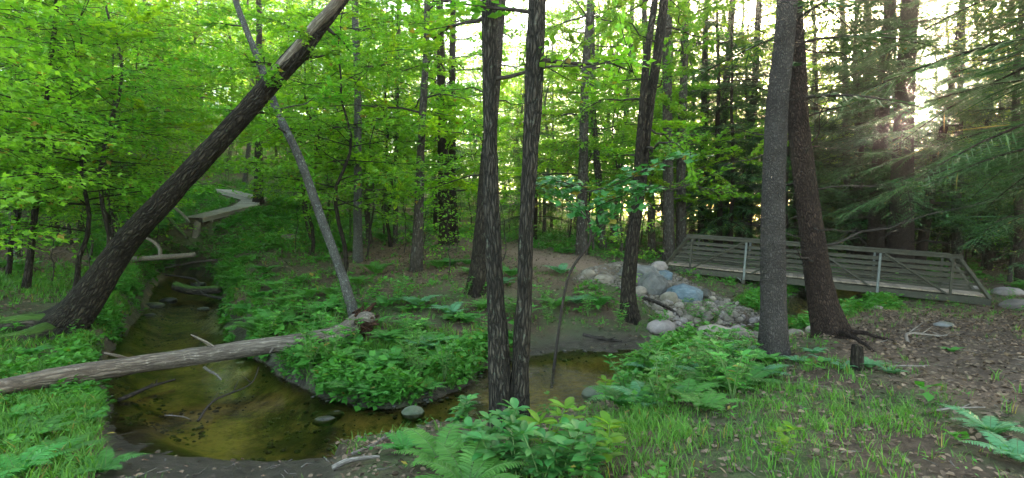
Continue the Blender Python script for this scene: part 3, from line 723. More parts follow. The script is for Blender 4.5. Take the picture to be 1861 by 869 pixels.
# twin maples in the centre foreground
h_ = hero('maple_tree', [(913, 752, 5.0, 44), (905, 600, 5.02, 34), (901, 545, 5.02, 31), (895, 400, 5.05, 26), (892, 254, 5.1, 26), (890, -10, 5.2, 28)], 'bark_twin',
          'left trunk of the pair of dark furrowed maples standing together in the centre foreground', seg=48, n=240, disp=.009, flare=.8, flare_len=.22, dfreq=22, dz=3.0, seed=3)
add_limbs(h_[0], h_[1], h_[2], 6, (3.0, 8), 1.8, 31, 'twig', 'leaf', dens=1.2, leaf=.09)
h_ = hero('maple_tree', [(940, 752, 5.05, 36), (949, 600, 5.0, 30), (953, 545, 5.0, 28), (957, 400, 5.0, 26), (965, 254, 5.0, 28), (976, -10, 5.0, 31)], 'bark_twin',
          'right trunk of the pair of dark furrowed maples, leaning slightly right in the centre foreground', seg=48, n=240, disp=.010, flare=.75, flare_len=.22, dfreq=22, dz=3.0, seed=8)
add_limbs(h_[0], h_[1], h_[2], 6, (3.0, 8), 1.8, 32, 'twig', 'leaf', dens=1.2, leaf=.09)
h_ = hero('maple_tree', [(866, 535, 14, 38), (876, 440, 14, 30), (886, 300, 14, 26), (905, 60, 14.3, 20), (910, -10, 14.3, 19)], 'bark_dark',
          'thick grey tree with flared foot right behind the left twin trunk', seg=24, n=70, disp=.012, flare=.5, flare_len=.5, seed=5)
add_limbs(h_[0], h_[1], h_[2], 10, (3.0, 10), 2.4, 33, 'twig', 'leaf', dens=1.5, leaf=.11)
# hemlocks by the bridge
h_ = hero('hemlock_tree', [(1408, 648, 7.5, 54), (1406, 560, 7.5, 44), (1405, 400, 7.5, 40), (1412, 200, 7.5, 37), (1432, -10, 7.5, 34)], 'bark_hemlock',
          'straight grey scaly trunk in front of the footbridge', seg=36, n=160, disp=.005, flare=.55, flare_len=.22, dfreq=40, dz=16, seed=2)
add_limbs(h_[0], h_[1], h_[2], 5, (2.9, 5.2), 1.1, 34, 'twig', None, name='dead_branches', rad=.1)
h_ = hero('hemlock_tree', [(1515, 618, 8.6, 60), (1493, 540, 8.6, 46), (1472, 400, 8.6, 38), (1452, 230, 8.6, 33), (1446, 100, 8.6, 30), (1442, -10, 8.7, 27)], 'bark_brown',
          'dark brown leaning trunk just right of the straight grey one, roots spreading at its foot', seg=36, n=150, disp=.012, flare=.6, flare_len=.35, dfreq=18, dz=4, seed=6)
add_limbs(h_[0], h_[1], h_[2], 22, (1.2, 5.6), 1.7, 35, 'twig', None, name='dead_branches', rad=.14, droop=-.05)
add_limbs(h_[0], h_[1], h_[2], 16, (3.6, 8.6), 2.2, 36, 'twig', 'hem', name='branch', rad=.14, dens=1.0, droop=.2)
# roots of the brown hemlock
for k, (px, py, ln) in enumerate([(1590, 640, .8), (1560, 612, .6), (1620, 622, 1.0)]):
    e = gp(px, py); s = np.array(h_[3]); s[2] = H1(s[0], s[1]) + .10; pts = [s, (s + e) / 2 + np.array([0, 0, .06]), np.array(e) + np.array([0, 0, .01]), np.array(e) + (np.array(e) - s) * .3 + np.array([0, 0, -.08])]
    pts = [np.array(p) - np.array(h_[3]) for p in pts]; g = Geo(); V, Q, T_, bk = tube(smooth_path(pts, 14, .06, k), np.linspace(.045, .01, 14), 8); g.add(V, Q, T_, None, bk); obj('root', g.mesh('root', M['bark_brown']), h_[0])
# forked tree on the gravel point
h_ = hero('maple_tree', [(1143, 582, 13.2, 34), (1142, 520, 13.2, 26), (1152, 420, 13.2, 22), (1165, 330, 13.2, 19), (1180, 200, 13.2, 16), (1208, -10, 13.2, 15)], 'bark_dark',
          'forked dark tree leaning right beside the mud bank and boulders', seg=22, n=90, disp=.011, flare=.5, flare_len=.35, seed=9)
g = Geo(); pa = [pix3(*q) - h_[3] for q in ((1150, 440, 13.2), (1158, 340, 13.1), (1166, 220, 13.0), (1176, 100, 13.0), (1192, -10, 13.0), (1196, -60, 13.0))]
V, Q, T_, bk = tube(smooth_path(pa, 50), np.linspace(.11, .07, 50), 16, disp=.008, dfreq=14, dz=2.4, seed=4); g.add(V, Q, T_, None, bk); obj('trunk_fork', g.mesh('trunk_fork', M['bark_dark']), h_[0])
add_limbs(h_[0], h_[1], h_[2], 12, (3.0, 9), 2.2, 37, 'twig', 'leaf', dens=1.6, leaf=.11)
# big trunks behind the footbridge
for pts, mt, lab, sd_ in [
  ([(1636, 470, 22, 44), (1640, 300, 22, 34), (1648, 100, 22, 28), (1655, -10, 22, 25)], 'bark_brown', 'thick reddish brown trunk behind the footbridge, just left of the low sun', 11),
  ([(1588, 470, 24, 30), (1598, 300, 24, 24), (1610, 100, 24, 20), (1620, -10, 24, 18)], 'bark_brown', 'reddish trunk behind the bridge, left of the thickest one', 12),
  ([(1666, 470, 23, 18), (1694, 330, 23, 14), (1722, 200, 23, 11), (1742, 60, 23, 9)], 'bark_brown', 'thinner trunk leaning right, close beside the thickest trunk behind the bridge', 13),
  ([(1216, 480, 23, 22), (1214, 300, 23, 18), (1212, 100, 23, 16), (1215, -10, 23, 15)], 'bark_back', 'left one of two straight trunks at the left end of the footbridge', 14),
  ([(1238, 470, 24, 19), (1238, 300, 24, 16), (1244, 100, 24, 13), (1248, -10, 24, 12)], 'bark_back', 'right one of two straight trunks at the left end of the footbridge', 15),
  ([(1056, 462, 22, 20), (1060, 300, 22, 17), (1064, 130, 22, 14), (1074, -10, 22, 12)], 'bark_back', 'mottled straight trunk beside the dirt trail, left of the forked tree', 16),
  ([(1096, 450, 25, 14), (1088, 330, 25, 12), (1078, 200, 25, 11), (1076, 60, 25, 9)], 'bark_back', 'crooked slender trunk behind the mottled trailside tree', 17),
  ([(756, 494, 17, 22), (761, 380, 17, 16), (766, 250, 17, 13), (774, 100, 17, 11), (776, -10, 17, 10)], 'bark_back', 'grey tree with spread roots on the leafy slope left of the centre', 18),
  ([(812, 452, 24, 24), (806, 330, 24, 20), (804, 220, 24, 17), (800, 60, 24, 14)], 'bark_brown', 'thick dark trunk with broken bark at the trail, left of a dark twin', 19),
  ([(826, 452, 25, 16), (822, 330, 25, 14), (822, 150, 25, 12), (824, -10, 25, 11)], 'bark_brown', 'dark trunk pressed close to the right of a thicker one at the trail', 20),
  ([(650, 470, 19, 17), (650, 330, 19, 14), (650, 180, 19, 12), (644, -10, 19, 11)], 'bark_grey', 'straight pale trunk rising right of the leaning grey snag', 21),
  ([(672, 440, 24, 10), (664, 340, 24, 9), (655, 200, 24, 7), (650, 60, 24, 6)], 'bark_back', 'thin tree close behind the straight pale trunk', 22),
  ([(470, 402, 32, 17), (470, 300, 32, 14), (471, 180, 32, 12), (471, 60, 32, 10)], 'bark_brown', 'reddish trunk at the bend of the boardwalk', 23),
  ([(718, 450, 24, 8), (720, 330, 24, 8), (722, 150, 24, 7), (724, 0, 24, 6)], 'bark_back', 'thin upright tree between two bigger ones left of the trail', 24),
  ([(46, 505, 14, 12), (60, 420, 14, 10), (78, 240, 14, 8), (98, 60, 14, 6), (104, -10, 14, 5)], 'bark_dark', 'slender dark tree leaning right on the leaf-strewn left bank', 25),
  ([(30, 450, 20, 10), (22, 330, 20, 10), (28, 200, 20, 9), (32, -10, 20, 8)], 'bark_back', 'thin trunk near the left edge behind the slender leaning tree', 26),
  ([(1274, 460, 28, 14), (1276, 330, 28, 12), (1280, 150, 28, 10), (1284, -10, 28, 9)], 'bark_dark', 'first dark slim trunk right of the pair at the bridge end', 27),
  ([(1305, 460, 30, 16), (1306, 330, 30, 14), (1320, 150, 30, 12), (1332, -10, 30, 11)], 'bark_dark', 'second dark slim trunk right of the pair at the bridge end', 28),
  ([(1356, 455, 30, 16), (1362, 330, 30, 14), (1372, 150, 30, 11), (1380, -10, 30, 10)], 'bark_dark', 'dark trunk seen over the bridge rail just left of the grey scaly trunk', 29),
  ([(1742, 480, 26, 18), (1738, 380, 26, 15), (1744, 200, 26, 11), (1750, -10, 26, 9)], 'bark_back', 'dim trunk behind the right end of the footbridge', 30),
  ([(1548, 470, 30, 14), (1540, 350, 30, 12), (1536, 150, 30, 10), (1530, -10, 30, 8)], 'bark_back', 'slim trunk seen between the leaning brown trunk and the big ones behind the bridge', 31),
  ([(1115, 450, 30, 10), (1128, 300, 30, 9), (1142, 150, 30, 8), (1150, -10, 30, 7)], 'bark_back', 'slim trunk leaning right beyond the trail, left of the forked tree', 32),
  ([(1185, 470, 26, 14), (1182, 300, 26, 12), (1176, 150, 26, 10), (1170, -10, 26, 9)], 'bark_back', 'grey trunk seen just right of the forked tree', 33)]:
    hh = hero('forest_tree', pts, mt, lab, seg=12, n=36, disp=.012, flare=.5, flare_len=.5, dfreq=8, dz=1.6, seed=sd_)
    hem = pts[0][0] > 1250
    add_limbs(hh[0], hh[1], hh[2], 14 if hem else 20, (2.5, 13), 2.6 if hem else 3.3, 50 + sd_, 'twig', 'hem' if hem else 'leaf', dens=.8 if hem else 2.6, leaf=.14, leafmat='canopy', droop=.2 if hem else .05)
    if hem: add_limbs(hh[0], hh[1], hh[2], 40 if 1570 < pts[0][0] < 1700 else 22, (3.0, 12.5), 3.4, 70 + sd_, 'twig', 'hem', dens=1.4, droop=.28)
    if hem: add_limbs(hh[0], hh[1], hh[2], 16, (.8, 6), 2.0, 90 + sd_, 'twig', None, name='dead_branches', rad=.12)

# the big leaning maple on the left bank
h_ = hero('leaning_maple', [(96, 614, 11.0, 78), (140, 566, 10.95, 60), (188, 500, 10.9, 47), (233, 436, 10.8, 40), (316, 345, 10.5, 36), (449, 200, 10.2, 32), (538, 100, 10.0, 32), (572, 60, 9.9, 27), (634, -15, 9.7, 17)], 'bark_dark',
          'big maple leaning far right over the stream from the left bank, top snapped off', seg=44, n=170, disp=.016, flare=.5, flare_len=.5, dfreq=12, dz=2.0, seed=14, extra_up=0, lobes=4)
for k, pts in enumerate([[(95, 590, 11), (30, 590, 10.6), (-60, 575, 10.4)], [(100, 600, 11), (40, 615, 9.9), (-80, 600, 9.4)], [(110, 600, 11), (100, 625, 10.2), (60, 632, 9.7)], [(120, 590, 11), (135, 600, 10.8), (118, 628, 10.3)]]):
    pp = []
    for (a, b_, D) in pts:
        p = pix3(a, b_, D); p[2] = max(p[2], H1(p[0], p[1]) + .03) if len(pp) < 2 else H1(p[0], p[1]) - .05; pp.append(p - h_[3])
    g = Geo(); V, Q, T_, bk = tube(smooth_path(pp, 20, .05, k), np.linspace(.24, .07, 20) * (1 if k < 2 else .6), 14, disp=.015, dfreq=8, seed=k); g.add(V, Q, T_, None, bk); obj('root', g.mesh('root', M['log_moss' if k < 2 else 'bark_dark']), h_[0])
# bare streak of torn pale wood at the broken upper end
g = Geo(); pa = [pix3(*q) - h_[3] for q in ((500, 132, 10.0), (535, 92, 9.88), (572, 48, 9.78), (600, 18, 9.7), (640, -34, 9.6))]
V, Q, T_, bk = tube(smooth_path(pa, 30), np.linspace(.08, .085, 30), 14, disp=.012, dfreq=8, dz=1.0, seed=4); g.add(V, Q, T_, None, bk); obj('split_wood', g.mesh('split_wood', M['log']), h_[0])
add_limbs(h_[0], h_[1], h_[2], 9, (4.2, 6), .9, 44, 'twig', 'leaf', dens=2.2, leaf=.10, leafmat='maple', tmpl=MAPLE)
# slender grey leaning snag
h_ = hero('leaning_snag', [(650, 576, 11.6, 19), (625, 510, 11.7, 17), (585, 400, 12, 15), (545, 290, 12.2, 14), (505, 205, 12.4, 14), (478, 130, 12.6, 12), (450, 60, 12.8, 10), (425, -10, 13, 9)], 'bark_grey',
          'slender pale grey trunk leaning left, its foot at the root end of the fallen log', seg=24, n=110, disp=.008, flare=.1, dfreq=16, dz=4, seed=7, extra_up=2)
add_limbs(h_[0], h_[1], h_[2], 7, (3.5, 7), 1.6, 45, 'twig', 'leaf', dens=2.2, leaf=.11)

# ------------------------------------------------------------------ fallen wood
def log_thing(name, pts, mat, label, cat='log', seg=20, n=60, disp=.01, seed=1, cap=True, stubs=0, group=None, dfreq=10):
    P = np.array([pix3(*p[:3]) for p in pts]); r = [p[3] / F * p[2] / 2 for p in pts]
    d0 = np.concatenate([[0], np.cumsum(np.linalg.norm(np.diff(P, axis=0), axis=1))]); sp = smooth_path(P, n); rr = np.interp(np.linspace(0, d0[-1], n), d0, r)
    o0 = P[0].copy(); root = empty(name, tuple(o0)); g = Geo(); V, Q, T_, bk = tube(sp - o0, rr, seg, disp=disp, dfreq=dfreq, dz=1.0, seed=seed, cap0=True); g.add(V, Q, T_, None, bk)
    obj('log_body', g.mesh('log_body', M[mat]), root); tag(root, label, cat, group)
    r_ = np.random.default_rng(seed)
    for k in range(stubs):
        i = int(n * (.15 + .7 * r_.random())); d = unit(r_.normal(0, 1, 3) + np.array([0, -.8, .2])); L = rr[i] * (2 + 3 * r_.random()); g = Geo()
        V, Q, T_, bk = tube([sp[i] - o0, sp[i] - o0 + d * L * .6, sp[i] - o0 + d * L + np.array([0, 0, -.03])], [rr[i] * .25, rr[i] * .18, rr[i] * .1], 7); g.add(V, Q, T_, None, bk); obj('branch_stub', g.mesh('branch_stub', M[mat]), root)
    return root, sp, rr, o0
lg = log_thing('fallen_log', [(-120, 728, 5.5, 29), (60, 693, 6.5, 29), (200, 670, 7.5, 31), (330, 651, 8.4, 30), (460, 632, 9.1, 28), (560, 618, 9.6, 27), (620, 603, 10.0, 28), (648, 585, 10.3, 30)], 'log',
               'long pale weathered log lying across the pool to the peninsula', seg=36, n=150, disp=.014, seed=5, dfreq=9, stubs=4)
# torn root plate at the far end
rp = lg[1][-1] - lg[3]; g = Geo(); r_ = np.random.default_rng(3)
for k in range(26):
    d = unit(np.array([.7, -.1, .1]) + r_.normal(0, .55, 3)); L = .18 + .28 * r_.random(); s0 = rp + r_.normal(0, .07, 3)
    V, Q, T_, bk = tube(smooth_path([s0, s0 + d * L * .5 + r_.normal(0, .03, 3), s0 + d * L], 6), np.linspace(.05, .012, 6) * (.6 + r_.random()), 6); g.add(V, Q, T_, None, bk)
obj('root_end', g.mesh('root_end', M['rot']), lg[0])
g = Geo(); pa = [pix3(*q) - lg[3] for q in ((645, 586, 10.3), (664, 577, 10.3), (676, 580, 10.2))]
V, Q, T_, bk = tube(smooth_path(pa, 12), np.linspace(.14, .08, 12), 14, disp=.02, dfreq=10, seed=9, cap0=True); g.add(V, Q, T_, None, bk); obj('stump_end', g.mesh('stump_end', M['log']), lg[0])
log_thing('fallen_log', [(228, 472, 21, 8), (290, 468, 21.5, 9), (355, 463, 22, 8)], 'twig_pale', 'pale straight log lying across the far narrow part of the stream', seg=10, n=20, seed=2)
log_thing('fallen_log', [(130, 437, 25, 5), (220, 437, 25, 5), (275, 436, 25, 5)], 'twig_pale', 'thin bare pole lying level on the far left bank, highest of the far poles', seg=8, n=14, seed=3)
log_thing('fallen_branch', [(264, 432, 22, 5), (280, 440, 22, 6), (290, 452, 22, 6), (291, 466, 21.8, 7)], 'twig_pale', 'bent pale branch arching down to the log across the far stream', 'branch', seg=8, n=18, seed=4, disp=0)
log_thing('mossy_log', [(318, 520, 18.5, 15), (350, 528, 18.3, 15), (400, 526, 18.2, 13)], 'log_moss', 'dark mossy log damming the left stream', seg=14, n=24, seed=6)
log_thing('fallen_branch', [(300, 385, 27, 6), (318, 410, 26, 6), (340, 432, 25, 5)], 'log_moss', 'thin greenish branch slanting down beside the stump below the boardwalk', 'branch', seg=7, n=12, disp=0)
log_thing('fallen_branch', [(310, 372, 28, 6), (330, 388, 27, 5), (345, 404, 26, 4)], 'twig_pale', 'pale branch slanting toward the short snag below the boardwalk', 'branch', seg=7, n=12, disp=0)
_g = gp(357, 428, 14)
hero('snag_stump', [(357, 428, _g[1], 12), (359, 404, _g[1], 10)], 'twig_pale', 'short broken pale stump beside the boardwalk', 'stump', seg=12, n=10, disp=.01, flare=.4, extra_up=0)
hero('stump', [(1558, 660, 6.4, 22), (1557, 640, 6.4, 20), (1558, 628, 6.4, 18)], 'bark_dark', 'small dark cut stump among ferns in front of the leaning brown trunk', 'stump', seg=18, n=16, disp=.006, flare=.3, flare_len=.1, extra_up=0)
def stick(a, bq, width, mat, label, lift=.02, bend=.05, name='stick', seed=0, D=None, group=None):
    pa = np.array(gp(*a)) if D is None else pix3(a[0], a[1], D[0]); pb = np.array(gp(*bq)) if D is None else pix3(bq[0], bq[1], D[1])
    if D is None: pa[2] += lift; pb[2] += lift
    r_ = np.random.default_rng(seed + 50); L = np.linalg.norm(pb - pa)
    mid = [pa + (pb - pa) * t + r_.normal(0, bend * L, 3) * np.array([1, 1, .25]) + np.array([0, 0, lift * .5]) for t in (.33, .66)]
    if D is None:
        for m_ in mid: m_[2] = max(m_[2], H1(m_[0], m_[1]) + lift)
    pts = smooth_path([pa, *mid, pb], 16); root = empty(name, tuple(pa)); g = Geo(); r0 = width / F * pa[1] / 2
    V, Q, T_, bk = tube(pts - pa, np.linspace(r0, r0 * .45, 16), 7, cap0=True); g.add(V, Q, T_, None, bk)
    for k in range(3):
        i = 4 + 3 * k; e = unit(r_.normal(0, 1, 3) + (pb - pa) / L) * L * .2 * (.5 + r_.random()); e[2] = abs(e[2]) * .4
        V, Q, T_, bk = tube([pts[i] - pa, pts[i] - pa + e * .5, pts[i] - pa + e], [r0 * .5, r0 * .4, r0 * .2], 4, False); g.add(V, Q, None, None, bk)
    me = g.mesh(name, M[mat]); C.objects.unlink(root); bpy.data.objects.remove(root)
    o = obj(name, me, None, tuple(pa)); tag(o, label, 'stick', group); return o
stick((360, 765), (470, 668), 5, 'twig', 'dark forked stick lying in the pool below the long log', D=(6.7, 8.9), seed=1)
stick((372, 668), (402, 690), 6, 'twig_pale', 'short pale peeled stick hanging off the long log', D=(8.8, 8.5), seed=2)
stick((215, 728), (318, 690), 9, 'twig', 'dark branch lying under the long log at the left bank', D=(7.7, 8.6), seed=3)
stick((300, 755), (345, 762), 3, 'twig_pale', 'small pale twig poking out of the shallow pool', D=(7.1, 7.0), seed=4)
stick((640, 832), (700, 796), 7, 'twig_pale', 'pale stick slanting on the near shore left of the ferns', lift=.03, seed=5)
stick((605, 858), (690, 838), 12, 'twig_pale', 'thick short pale branch on the near shore at the bottom', lift=.03, seed=6)
stick((1170, 545), (1235, 580), 8, 'twig', 'dark branch lying on the gravel right of the forked tree', lift=.04, seed=7)
stick((1060, 610), (1130, 622), 8, 'twig', 'dark stick half sunk in the mud bank', lift=.01, seed=8)
stick((1650, 625), (1725, 608), 6, 'twig_pale', 'grey stick on the bare dirt slope before the bridge', lift=.02, seed=9)
stick((1700, 752), (1790, 745), 5, 'twig_pale', 'pale thin stick on the leaf litter at the right', lift=.02, seed=10)
stick((1600, 672), (1690, 668), 4, 'twig_pale', 'thin straight twig on the dirt behind the small stump', lift=.02, seed=11)
stick((1045, 790), (1085, 772), 6, 'twig_pale', 'short pale stick among leaves right of the twin trunks', lift=.02, seed=12)
stick((1835, 512), (1868, 420), 8, 'twig', 'dark leaning bare sapling at the right edge beyond the boulders', D=(20, 19), seed=13)
stick((420, 545), (300, 500), 6, 'twig', 'dark branch fallen across the left stream behind the mossy log', D=(17, 20), seed=14)
stick((395, 473), (300, 487), 5, 'twig', 'thin branch tangled in the water under the far pale log', D=(21, 21), seed=15)

# ------------------------------------------------------------------ footbridge
def box_mesh(name, a, b_, w, h, mat, up=np.array([0, 0, 1.0]), bevel=.006):
    """bar from a to b, width w (horizontal across), height h"""
    a = np.asarray(a, float); b_ = np.asarray(b_, float); d = unit(b_ - a); s = unit(np.cross(d, up)); u = np.cross(s, d)
    c = [(-1, -1), (1, -1), (1, 1), (-1, 1)]; be = min(bevel, w * .2, h * .2)
    prof = []
    for (i, j) in c:
        x_, y_ = i * w / 2, j * h / 2
        if i * j > 0: prof += [(x_, y_ - j * be), (x_ - i * be, y_)]
        else: prof += [(x_ - i * be, y_), (x_, y_ - j * be)]
    n = len(prof); V = []
    for e in (a, b_):
        for (x_, y_) in prof: V.append(e + s * x_ + u * y_)
    Q = [(i, (i + 1) % n, n + (i + 1) % n, n + i) for i in range(n)]
    me = bpy.data.meshes.new(name); me.from_pydata([tuple(v) for v in V], [], [tuple(range(n))[::-1], tuple(range(n, 2 * n))] + Q); me.materials.append(mat); me.update(); return me
A0 = pix3(1205, 492, 20.8); B0 = pix3(1800, 556, 16.3)          # feet of the near truss, at the bottom chord's underside
Lb = float(np.linalg.norm(B0 - A0)); dB = unit(B0 - A0); sideB = unit(np.cross(dB, [0, 0, 1])) * -1; sideB = sideB if sideB[1] > 0 else -sideB
upB = np.cross(sideB, dB); upB = upB if upB[2] > 0 else -upB
bridge = empty('footbridge', tuple(A0)); tag(bridge, 'dull green metal truss footbridge with wooden deck crossing the stream at the right', 'bridge')
W_B = 1.5
def bp(t, o, u): return dB * t + sideB * o + upB * u
HT = 1.36; SL = .85
nodes = [SL + (Lb - 2 * SL) * k / 4 for k in range(5)]
for sdn, o in (('n', 0.0), ('f', W_B)):
    obj('bottom_chord', box_mesh('bottom_chord', bp(0, o, .10), bp(Lb, o, .10), .07, .20, M['bridge']), bridge)
    obj('top_chord', box_mesh('top_chord', bp(SL - .1, o, HT), bp(Lb - SL + .1, o, HT), .08, .10, M['bridge']), bridge)
    obj('handrail', box_mesh('handrail', bp(SL - .08, o, HT + .067), bp(Lb - SL + .08, o, HT + .067), .13, .03, M['bridge']), bridge)
    obj('end_post', box_mesh('end_post', bp(.03, o, .205), bp(SL - .04, o, HT - .055), .09, .10, M['bridge'], up=np.array([1, 0, 0])), bridge)
    obj('end_post', box_mesh('end_post', bp(Lb - .03, o, .205), bp(Lb - SL + .04, o, HT - .055), .09, .10, M['bridge'], up=np.array([1, 0, 0])), bridge)
    for k, t in enumerate(nodes):
        if k in (0, 4): t = t + (.12 if k == 0 else -.12)
        ext = -.14 if (k in (1, 2, 3)) else .2
        if ext < 0:
            obj('post', box_mesh('post', bp(t, o - .055 if sdn == 'n' else o + .055, ext), bp(t, o - .055 if sdn == 'n' else o + .055, HT - .055), .07, .05, M['bridge_light'], up=sideB), bridge)
        else:
            obj('post', box_mesh('post', bp(t, o, .203), bp(t, o, HT - .053), .07, .05, M['bridge'], up=sideB), bridge)
    for k in range(4):
        a_, b2 = nodes[k], nodes[k + 1]
        t0, t1 = (a_ + .2, b2 - .12) if k < 2 else (b2 - .2, a_ + .12)
        oo = o - .06 if sdn == 'n' else o + .06
        obj('diagonal_brace', box_mesh('diagonal_brace', bp(t0, oo, .21), bp(t1, oo, HT - .06), .05, .05, M['bridge'], up=np.array([0, 1.0, 0])), bridge)
    for q in range(5):
        u = .41 + q * .176; inset = SL * (u - .2) / (HT - .2); oo = o + (.062 if sdn == 'n' else -.062)
        obj('rail', box_mesh('rail', bp(inset + .02, oo, u), bp(Lb - inset - .02, oo, u), .03, .075, M['bridge']), bridge)
for k, t in enumerate(nodes[1:4]):
    obj('floor_beam', box_mesh('floor_beam', bp(t, -.16, -.075), bp(t, W_B + .16, -.075), .10, .13, M['bridge']), bridge)
    for s_ in (-.01, W_B + .01):
        obj('outrigger', box_mesh('outrigger', bp(t - .2 if k != 1 else t + .2, s_ - .10 if s_ < 0 else s_ + .10, .06), bp(t, s_ - .10 if s_ < 0 else s_ + .10, -.10), .03, .04, M['bridge_light'], up=sideB), bridge)
npl = int(Lb / .145); pme = box_mesh('plank', -sideB * 0 + bp(0, .07, 0), bp(0, W_B - .07, 0), .135, .045, M['deck'])
for k in range(npl):
    pl = obj('plank', pme, bridge); pl.location = tuple(bp(.08 + k * .145, 0, .255 + .003 * random.random()))

# ------------------------------------------------------------------ boardwalk of planks climbing away on the left
bw = empty('boardwalk', tuple(pix3(372, 392, 30))); tag(bw, 'grey plank boardwalk zigzagging up the slope among trees at the left', 'boardwalk')
segs = []
for si in range(3):
    a = np.array(BW[si]); b_ = np.array(BW[si + 1]); d = unit(b_ - a); segs.append((a - d * (.45 if si else 0), b_ + d * .45))
o0 = np.array(bw.location); wB = 1.15
for si, (a, b_) in enumerate(segs):
    d = unit(b_ - a); L = float(np.linalg.norm(b_ - a)); s = unit(np.cross(d, [0, 0, 1])); n = int(L / .19)
    pm = box_mesh('board', -s * wB / 2, s * wB / 2, .178, .05, M['boardwalk'])
    for k in range(n):
        o = obj('board', pm, bw); o.location = tuple(a - o0 + d * (.1 + k * .19) + np.array([0, 0, .05 + si * .012 + .006 * random.random()]))
    for sg in (-1, 1):
        off = s * sg * (wB / 2 - .12)
        obj('stringer', box_mesh('stringer', a - o0 + off + d * .05 + np.array([0, 0, -.08 + si * .012]), b_ - o0 + off - d * .05 + np.array([0, 0, -.08 + si * .012]), .07, .2, M['boardwalk']), bw)
        for k in range(3):
            p = a + d * L * (k + .5) / 3 + off * .9; zg = H1(p[0], p[1]) - .1
            obj('support_post', box_mesh('support_post', np.array([p[0], p[1], min(zg, p[2] - .25)]) - o0, p - o0 + np.array([0, 0, -.09]), .1, .1, M['boardwalk'], up=np.array([0, 1.0, 0])), bw)

# ------------------------------------------------------------------ rocks
def rock(px, py, wpx, ratio, depth, mat, seed, label, angular=.45, rz=0, sink=.36, group=None, name='boulder', D=None, cat='boulder', water=False):
    """px,py: middle of the rock's foot in the photograph; wpx its width there"""
    if D is None: x, y, z = gp(px, py)
    else: x, y = X(px, D), D; z = H1(x, y)
    if water: z = max(z, float(WL(y)) - .05)
    w = wpx / F * y * (1.35 if angular else 1.15); h = w * ratio
    o = obj(name, rock_mesh(name, M[mat], w, w * depth, h, seed, angular), None, (x, y, z + h * (.5 - sink))); o.rotation_euler = (0, 0, rz)
    tag(o, label, cat, group); return o
rock(1160, 506, 56, .55, .8, 'rock_grey', 1, 'large pale grey angular boulder behind the forked trunk at the trail end', 1.0, .3)
rock(1190, 530, 58, .8, .7, 'rock_grey', 2, 'rounded pale grey ribbed boulder left of the blue one', .6, .8)
rock(1247, 545, 58, .66, .8, 'rock_blue', 3, 'big blue-grey slab boulder below the left end of the bridge', 1.0, .4)
rock(1205, 505, 34, .5, .8, 'rock_blue', 4, 'flat bluish stone at the foot of the bridge end post', .8, 1.0)
rock(1217, 548, 28, .85, .9, 'rock', 5, 'cream rounded stone between the ribbed boulder and the blue slab', 0, .2)
rock(1157, 516, 24, .7, .9, 'rock_pink', 6, 'pale oval stone just right of the forked trunk', 0, .2)
rock(1176, 524, 20, .9, .9, 'rock_grey', 7, 'upright grey stone between pale oval stones', .6, .2)
rock(1164, 533, 24, .7, .9, 'rock', 8, 'speckled round stone below the pale oval stone', 0, 1.2)
rock(1280, 540, 22, .8, .9, 'rock_dark', 9, 'small dark boulder right beside the blue slab', .7, .2)
rock(1200, 602, 50, .52, .8, 'rock_pink', 10, 'pinkish brown boulder sitting at the water edge below the gravel', 0, .3)
rock(1070, 502, 22, .7, .9, 'rock', 11, 'pale stone beside the dirt trail', 0, .3)
rock(1098, 512, 30, .5, .8, 'rock', 12, 'low tan stone left of the large grey boulder', .4, .3)
rock(1197, 490, 24, .8, .9, 'rock_pink', 13, 'beige boulder leaning at the bridge left end', .2, .3)
rock(1345, 612, 36, .6, .7, 'rock', 14, 'pale rounded stone left of the grey scaly trunk at the near bank', 0, .5)
rock(1300, 606, 60, .35, .5, 'rock', 15, 'long flat mossy stone at the near stream edge', 0, .2)
rock(1445, 628, 30, .5, .8, 'rock', 16, 'tan stone at the water between the two big trunks', 0, .3, D=9.8)
rock(1480, 618, 28, .6, .8, 'rock', 17, 'pale stone touching the left foot of the brown trunk', 0, .3, D=10.5)
rock(1832, 540, 46, .4, .9, 'rock_pink', 18, 'upper pale boulder at the right end of the footbridge', 0, .2, D=18.5)
rock(1856, 562, 56, .4, .9, 'rock_pink', 19, 'lower pale pinkish boulder touching the right end of the footbridge', 0, .9, D=15.8)
rock(1745, 530, 60, .3, .9, 'rock_pink', 20, 'flat beige boulder seen through the bridge rails at the right end', 0, .9, D=20)
rock(1555, 570, 26, .5, .8, 'rock', 21, 'grey stone in the shade under the bridge', 0, .3, D=14.6)
rock(1595, 572, 18, .6, .8, 'rock', 22, 'small pale stone beneath the tallest light bridge post', 0, .3, D=14.3)
rock(1715, 592, 32, .3, .8, 'rock_grey', 23, 'flat grey stone set in the bare dirt slope', 0, .3)
rock(750, 768, 40, .6, .8, 'rock_moss', 24, 'mossy round rock in the water left of the twin trunks', 0, .3, water=True)
rock(590, 795, 34, .45, .8, 'rock_dark', 25, 'dark flat wet stone at the shallow near shore', 0, .3, water=True)
rock(1085, 728, 52, .5, .8, 'rock_moss', 26, 'moss-covered boulder at the stream edge right of the twin trunks', 0, .3, water=True)
rock(280, 560, 34, .35, .8, 'rock_dark', 27, 'grey flat stone in the left stream by the grassy bank', 0, .3, water=True)
rock(306, 565, 26, .4, .8, 'rock_dark', 28, 'rounded dark stone in the left stream beside the flat one', 0, .3, water=True)
rock(360, 535, 24, .4, .8, 'rock_dark', 29, 'dark stone just below the mossy log', 0, .3, water=True)
rock(272, 582, 20, .4, .8, 'rock_dark', 30, 'small black stone in midstream before the long log', 0, .3, water=True)
